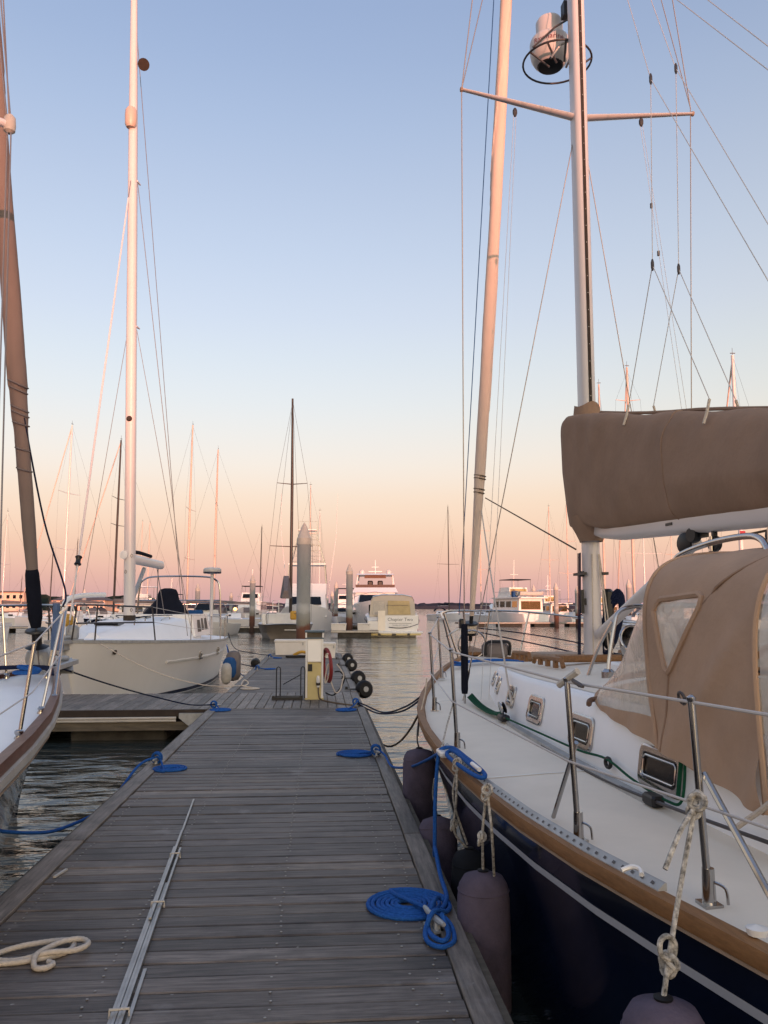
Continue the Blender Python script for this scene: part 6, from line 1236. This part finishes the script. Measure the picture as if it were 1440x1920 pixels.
# express cruiser, stern to us
xc = thing('cabin_cruiser', 'white express cruiser with canvas enclosure and name on its transom, stern towards us', 'boat', (5.35, 61.2, 0), R(-3), frame=True)
yx = [0, .4, 2.5, 5, 7.5, 9.5, 10.3]; hx_ = [1.85, 1.95, 2.05, 2.0, 1.6, .7, .05]; zx = [1.15, 1.45, 1.55, 1.65, 1.75, 1.85, 1.9]
m = MB(); hull(m, yx, hx_, zx, [1.7, 1.75, 1.8, 1.6, 1.0, .3, .02], [-.3] * 7, .8); part('hull', m, 'white_gel', xc, angle=35)
part('deck', deck_surface(yx, hx_, zx, .05, .02), 'white_gel', xc)
m = MB(); m.box((0, -.55, .33), (4.3, 1.3, .14), bev=.05); part('swim_platform', m, 'white_gel', xc)
for x in (-1.5, -.5, .6, 1.6): m = MB(); m.box((x, -1.19, .20), (.8, .06, .12)); part('platform_bracket', m, 'ped_cream', xc)
for s in (-1, 1): m = MB(); m.tube([Vector((s * (h + .02), y, z - .28)) for y, h, z in zip(yx, hx_, zx)], .035, 6); part('rub_rail', m, 'wire_dark', xc)
m = MB(); m.prism([(-1.1, -.03, .45), (-.55, -.03, .45), (-.55, -.03, 1.9), (-1.1, -.03, 1.9)], (0, .1, 0)); part('transom_door', m, 'deck_cream', xc)
EX = [[(-1.72, 1.45), (-1.62, 2.6), (-1.45, 2.95), (-.8, 3.08), (.8, 3.08), (1.45, 2.95), (1.62, 2.6), (1.72, 1.45)]]
m = MB(); m.loft([[Vector((x * k, y, z if z < 2 else z + dz)) for x, z in EX[0]] for y, k, dz in ((.35, 1, -.05), (1.8, .98, .05), (3.6, .9, .0))], caps=True); part('canvas_enclosure', m, 'canvas_cream', xc)
part('enclosure_roof', MB().loft([[Vector((x * k, y, z + dz)) for x, z in EX[0][1:-1]] for y, k, dz in ((.30, 1.01, -.03), (1.8, .99, .07), (3.7, .92, .03))]), 'white_dull', xc)
pane(xc, [(-.35, .32, 1.62), (1.35, .32, 1.62), (1.25, .32, 2.62), (-.35, .32, 2.65)], 'vinyl_cream'); pane(xc, [(-1.5, .32, 1.6), (-.6, .32, 1.6), (-.6, .32, 2.65), (-1.42, .32, 2.6)], 'vinyl')
m = MB(); m.box((.35, .285, 2.3), (1.6, .03, .03)); part('enclosure_zip', m, 'canvas_grey', xc)
m = MB(); m.prism([(-1.75, 3.4, 1.6), (1.75, 3.4, 1.6), (1.2, 5.2, 1.7), (-1.2, 5.2, 1.7)], (0, -.2, .75)); part('windscreen', m, 'glass_dark', xc)
part('lettering', text_mesh('Chapter Two', .34, None, 'lettering', lambda x, y: Vector((.55 + x, -.02 - .004 + .0 * y, 1.15 + y))), 'lettering', xc)
part('lettering', text_mesh('CHARLESTON SC', .16, None, 'lettering', lambda x, y: Vector((.55 + x, -.024, .78 + y))), 'lettering', xc)
m = MB(); m.box((.45, .0, 1.08), (2.9, .03, .95)); part('transom_panel', m, 'white_gel', xc)
m = MB(); m.tube([Vector((x, -.03, z)) for x, z in ((-.25, .70), (1.35, .70), (1.38, .98), (-.28, .98))], .012, 6, closed=True); part('transom_hatch', m, 'wire_dark', xc)
m = MB(); m.tube(sag((-.3, -.1, .7), (1.9, -.1, .95), .18, 8), .02, 6); part('stern_line', m, 'rope_navy', xc)

# big motor yacht, bow to us, behind the cruiser
my = thing('motor_yacht', 'large white motor yacht with flybridge and hardtop, bow towards us behind the cruiser', 'yacht', (6.1, 92, 0), R(176), frame=True)
yy_ = [-9, -6, -2, 2, 5, 7, 8.4, 9]; hy = [2.5, 2.7, 2.8, 2.7, 2.2, 1.4, .5, .03]; zy = [1.4, 1.6, 1.9, 2.2, 2.5, 2.7, 2.85, 2.9]
m = MB(); hull(m, yy_, hy, zy, [2.2, 2.4, 2.5, 2.1, 1.3, .6, .15, .02], [-.3] * 8, .8); part('hull', m, 'white_gel', my)
part('deck', deck_surface(yy_, hy, zy, .05, .02), 'white_gel', my)
tiers(my, [('saloon', -6, 5, 2.3, 2.1, 1.9, 3.75, 1.9, 0, 'white_gel'), ('flybridge_coaming', -6, 3.4, 2.45, 2.2, 3.75, 4.3, .9, 0, 'white_gel'), ('brown_screen', -5.5, 2.4, 2.1, 2.15, 4.3, 4.62, .3, 0, 'brown_cover'), ('hardtop', -4.5, 1.4, 2.05, 1.95, 5.72, 5.86, .4, .3, 'white_gel')])
pane(my, [(-1.7, 4.55, 2.75), (1.7, 4.55, 2.75), (1.6, 3.72, 3.5), (-1.6, 3.72, 3.5)]); 
for s in (-1, 1):
    pane(my, [(s * 2.2, 3.6, 2.7), (s * 2.2, -3, 2.7), (s * 2.14, -3, 3.45), (s * 2.14, 2.9, 3.45)])
    for y in (-4.2, 1.0): m = MB(); m.tube([(s * 2.05, y + .5, 4.5), (s * 1.9, y, 5.75)], .07, 6); part('hardtop_post', m, 'white_gel', my)
    m = MB(); m.lathe([(.05, 0), (.28, .08), (.3, .3), (.2, .48), (.02, .54)], (s * 1.5, -1, 5.85), 12); part('satellite_dome', m, 'dome_white', my)
    m = MB(); m.box((s * .55, .4, 4.75), (.6, .5, .7), bev=.12); part('helm_seat', m, 'black', my)
    m = MB(); m.tube([Vector((s * h * .95, y, z + .8)) for y, h, z in zip(yy_[3:], hy[3:], zy[3:])], .025, 6); part('bow_rail', m, 'steel', my)
    for y in (3.4, 4.4): m = MB(); m.box((s * 2.36, y, 1.55), (.5, .5, .22)); part('hull_port', m, 'glass_dark', my)
m = MB(); m.prism([(-1.2, 1.1, 5.35), (1.2, 1.1, 5.35), (1.15, .95, 5.7), (-1.15, .95, 5.7)], (0, -.05, 0)); part('hardtop_visor', m, 'brown_cover', my)
m = MB(); m.tube([(0, -1.5, 5.85), (0, -1.5, 7.5)], .05, 6); m.box((0, -1.5, 6.2), (1.5, .2, .08)); m.box((0, -1.5, 6.7), (.8, .15, .06)); part('mast', m, 'white_gel', my)

def trawler(name, label, x, y, rz, sc, top='canvas_dark', glass='glass_dark', dinghy=False, sterntext=None):
    t = thing(name, label, 'boat', (x, y, 0), R(rz), frame=True); k = sc
    ya = [-6, -5.6, -3, 0, 3, 5, 6]; ha = [1.9, 2.05, 2.2, 2.2, 1.75, .85, .04]; za = [1.2, 1.25, 1.3, 1.5, 1.9, 2.3, 2.5]
    S = lambda a: [q * k for q in a]
    m = MB(); hull(m, S(ya), S(ha), S(za), S([1.6, 1.8, 1.9, 1.8, 1.1, .35, .02]), [-.3] * 7, .9); part('hull', m, 'white_hull', t)
    part('deck', deck_surface(S(ya), S(ha), S(za), .05, .02), 'white_gel', t)
    tiers(t, [(n, a * k, b_ * k, c * k, d * k, e * k, f * k, g * k, h * k, mt) for n, a, b_, c, d, e, f, g, h, mt in (('saloon', -4.6, 2.6, 1.75, 1.65, 1.25, 3.15, .5, 0, 'white_gel'), ('boat_deck', -5.6, 2.2, 1.95, 1.95, 3.15, 3.3, 0, 0, 'white_gel'), ('pilothouse', -1.6, 1.6, 1.4, 1.3, 3.3, 4.6, .5, .1, 'white_gel'), ('bimini', -2.4, 1.0, 1.45, 1.35, 5.55, 5.65, .1, .1, top))])
    pane(t, [(-1.4 * k, -4.61 * k, 1.75 * k), (-1.4 * k, -4.61 * k, 2.8 * k), (1.4 * k, -4.61 * k, 2.8 * k), (1.4 * k, -4.61 * k, 1.75 * k)], glass)
    pane(t, [(-1.15 * k, 1.5 * k, 3.8 * k), (1.15 * k, 1.5 * k, 3.8 * k), (1.1 * k, 1.25 * k, 4.4 * k), (-1.1 * k, 1.25 * k, 4.4 * k)])
    pane(t, [(-1.2 * k, -1.62 * k, 3.6 * k), (-1.2 * k, -1.55 * k, 4.4 * k), (1.2 * k, -1.55 * k, 4.4 * k), (1.2 * k, -1.62 * k, 3.6 * k)], glass)
    for s in (-1, 1):
        for j in range(4): y0 = (-4.1 + 1.6 * j) * k; pane(t, [(s * 1.745 * k, y0, 2.05 * k), (s * 1.69 * k, y0, 2.8 * k), (s * 1.69 * k, y0 + 1.2 * k, 2.8 * k), (s * 1.745 * k, y0 + 1.2 * k, 2.05 * k)][::s], glass if j == 0 else 'glass_dark')
        for y in (-2.3, .9): m = MB(); m.tube([(s * 1.35 * k, y * k, 3.3 * k), (s * 1.35 * k, y * k, 5.55 * k)], .03, 6); part('bimini_post', m, 'steel', t)
        m = MB(); m.tube([(s * 1.85 * k, -5.5 * k, 4.0 * k), (s * 1.85 * k, 2.0 * k, 4.0 * k)], .03, 6); part('deck_rail', m, 'steel', t)
        m = MB(); m.tube([Vector((s * h * k, y * k, (z + .75) * k)) for y, h, z in zip(ya[3:], ha[3:], za[3:])], .03, 6); part('bow_rail', m, 'steel', t)
        for y in (3.6, 4.3): m = MB(); m.box((s * 1.52 * k, y * k, 1.45 * k), (.25, .35, .2)); part('hull_port', m, 'glass_dark', t)
    m = MB(); m.tube([(0, -.3 * k, 4.6 * k), (0, -.5 * k, 8.2 * k)], .06, 6); m.box((0, -.4 * k, 6.3 * k), (1.2 * k, .1, .06)); part('mast', m, 'white_gel', t)
    if dinghy:
        m = MB(); m.tube(crom([(-1.6 * k, -4.6 * k, 3.75 * k), (1.2 * k, -4.7 * k, 3.75 * k), (1.7 * k, -4.3 * k, 3.9 * k), (1.2 * k, -3.9 * k, 3.75 * k), (-1.6 * k, -3.8 * k, 3.75 * k)], 4), .26 * k, 8); part('dinghy', m, 'pvc', t)
        m = MB(); m.box((-1.5 * k, -3.2 * k, 3.7 * k), (.7 * k, .7 * k, .8 * k), bev=.1); part('blue_cover', m, 'canvas_blue', t)
    return t
trawler('trawler', 'small white trawler facing us behind the piling left of the dock end', -9.6, 118, 176, .92, 'canvas_dark')
trawler('trawler', 'white trawler with sunlit orange stern windows and dinghy on deck', 27.2, 116, 16, 1.08, 'canvas_dark', 'glass_sunset_tint', True)
trawler('trawler', 'white trawler at the far dock with sunlit stern, right of the dinghy trawler', 33.8, 122, 12, .85, 'white_gel', 'glass_sunset_tint')
trawler('trawler', 'white trawler half hidden behind the foot of the near mast', 39.5, 116, 8, .8, 'white_gel', 'glass_sunset_tint')
trawler('trawler', 'white motor boat partly hidden behind the far pilings left of the big yacht', 3.9, 126, 176, .9, 'canvas_dark')
trawler('trawler', 'white trawler with pale top behind the cockpit of the white sailboat', -20.5, 96, 92, .8, 'white_gel')
trawler('trawler', 'white motor boat with dark bimini behind the steel arch of the white sailboat', -15.4, 86, 100, .62, 'canvas_dark')
trawler('trawler', 'white motor boat lying at the far left edge in front of the pink building', -29.5, 72, 84, .5, 'canvas_dark')
# powerboat with rail at the right of the white sailboat, life lamp at the dock, flag
def runabout(x, y, rz, label, L_=6.5):
    t = thing('runabout', label, 'boat', (x, y, 0), R(rz), frame=True); k = L_ / 6.5
    ya = [-3, -1.5, .5, 2, 3, 3.5]; ha = [1.1, 1.2, 1.2, .9, .45, .03]; za = [.75, .8, .9, 1.0, 1.1, 1.15]
    m = MB(); hull(m, [a * k for a in ya], [a * k for a in ha], [a * k for a in za], [a * .75 * k for a in ha], [-.2] * 6, .9); part('hull', m, 'white_hull', t)
    part('deck', deck_surface([a * k for a in ya], [a * k for a in ha], [a * k for a in za], .05, .02), 'white_gel', t)
    tiers(t, [('console', -.6 * k, .8 * k, .7 * k, .6 * k, .8 * k, 1.7 * k, .5 * k, .1, 'white_gel'), ('windshield', -.1 * k, .5 * k, .6 * k, .5 * k, 1.7 * k, 2.1 * k, .3 * k, 0, 'glass_dark')])
    m = MB(); m.tube(crom([(-1.1 * k, -1, .9), (-1.1 * k, -.6, 2.3), (0, -.5, 2.5), (1.1 * k, -.6, 2.3), (1.1 * k, -1, .9)], 5), .04, 6); part('arch', m, 'steel', t)
    m = MB(); m.tube([Vector((s * h * k, y_ * k, z * k + .4)) for s, (y_, h, z) in [(-1, q) for q in list(zip(ya, ha, za))[2:]] + [(1, q) for q in list(zip(ya, ha, za))[2:][::-1]]], .025, 6); part('bow_rail', m, 'steel', t)
runabout(-20.2, 70, 80, 'white motor boat seen between the left boat bow and the white sailboat', 7)
runabout(-8.6, 64, 160, 'white powerboat with rounded rail right of the white sailboat radar pole', 7.5)
runabout(-13.2, 118, 170, 'far white powerboat beside the orange lamp')
runabout(2.6, 100, 170, 'far white powerboat between the blue-grey piling and the big yacht')
runabout(-24.5, 58, 95, 'white runabout at the left frame edge behind the left boat pulpit', 7)
runabout(14.5, 150, -60, 'white powerboat moving in the channel beside the sailboat', 7)
runabout(-30, 74, 85, 'white runabout in the slip beneath the flat-roofed pink building', 7)
runabout(37, 82, 20, 'white powerboat behind the near mast on the right dock', 8)
runabout(44, 84, 10, 'white powerboat right of the mast under the near boom', 8)
lt = thing('dock_lamp', 'small orange lit lamp on a short post by the far piling', 'lamp', (at(441, 1140, 112).x, 112, 0))
c = at(441, 1142, 112); m = MB(); m.tube([(c.x, 112, .4), (c.x, 112, c.z)], .06, 8); part('post', m, 'white_dull', lt)
em = bpy.data.materials.new('lamp_glow'); em.use_nodes = True; em.node_tree.nodes['Principled BSDF'].inputs['Emission Color'].default_value = (1, .38, .08, 1); em.node_tree.nodes['Principled BSDF'].inputs['Emission Strength'].default_value = 1.3; MATS['lamp_glow'] = em
m = MB(); m.lathe([(.05, -.2), (.24, -.1), (.26, .05), (.12, .2)], c, 12); part('globe', m, 'lamp_glow', lt)
a = at(1387, 995, 45); m = MB(); m.prism([a, a + Vector((.32, 0, -.02)), a + Vector((.36, 0, -.26)), a + Vector((.03, 0, -.22))], (0, .01, 0)); solo('flag', m, 'flag_red', 'tiny red flag hanging under the right end of the near boom', 'flag')
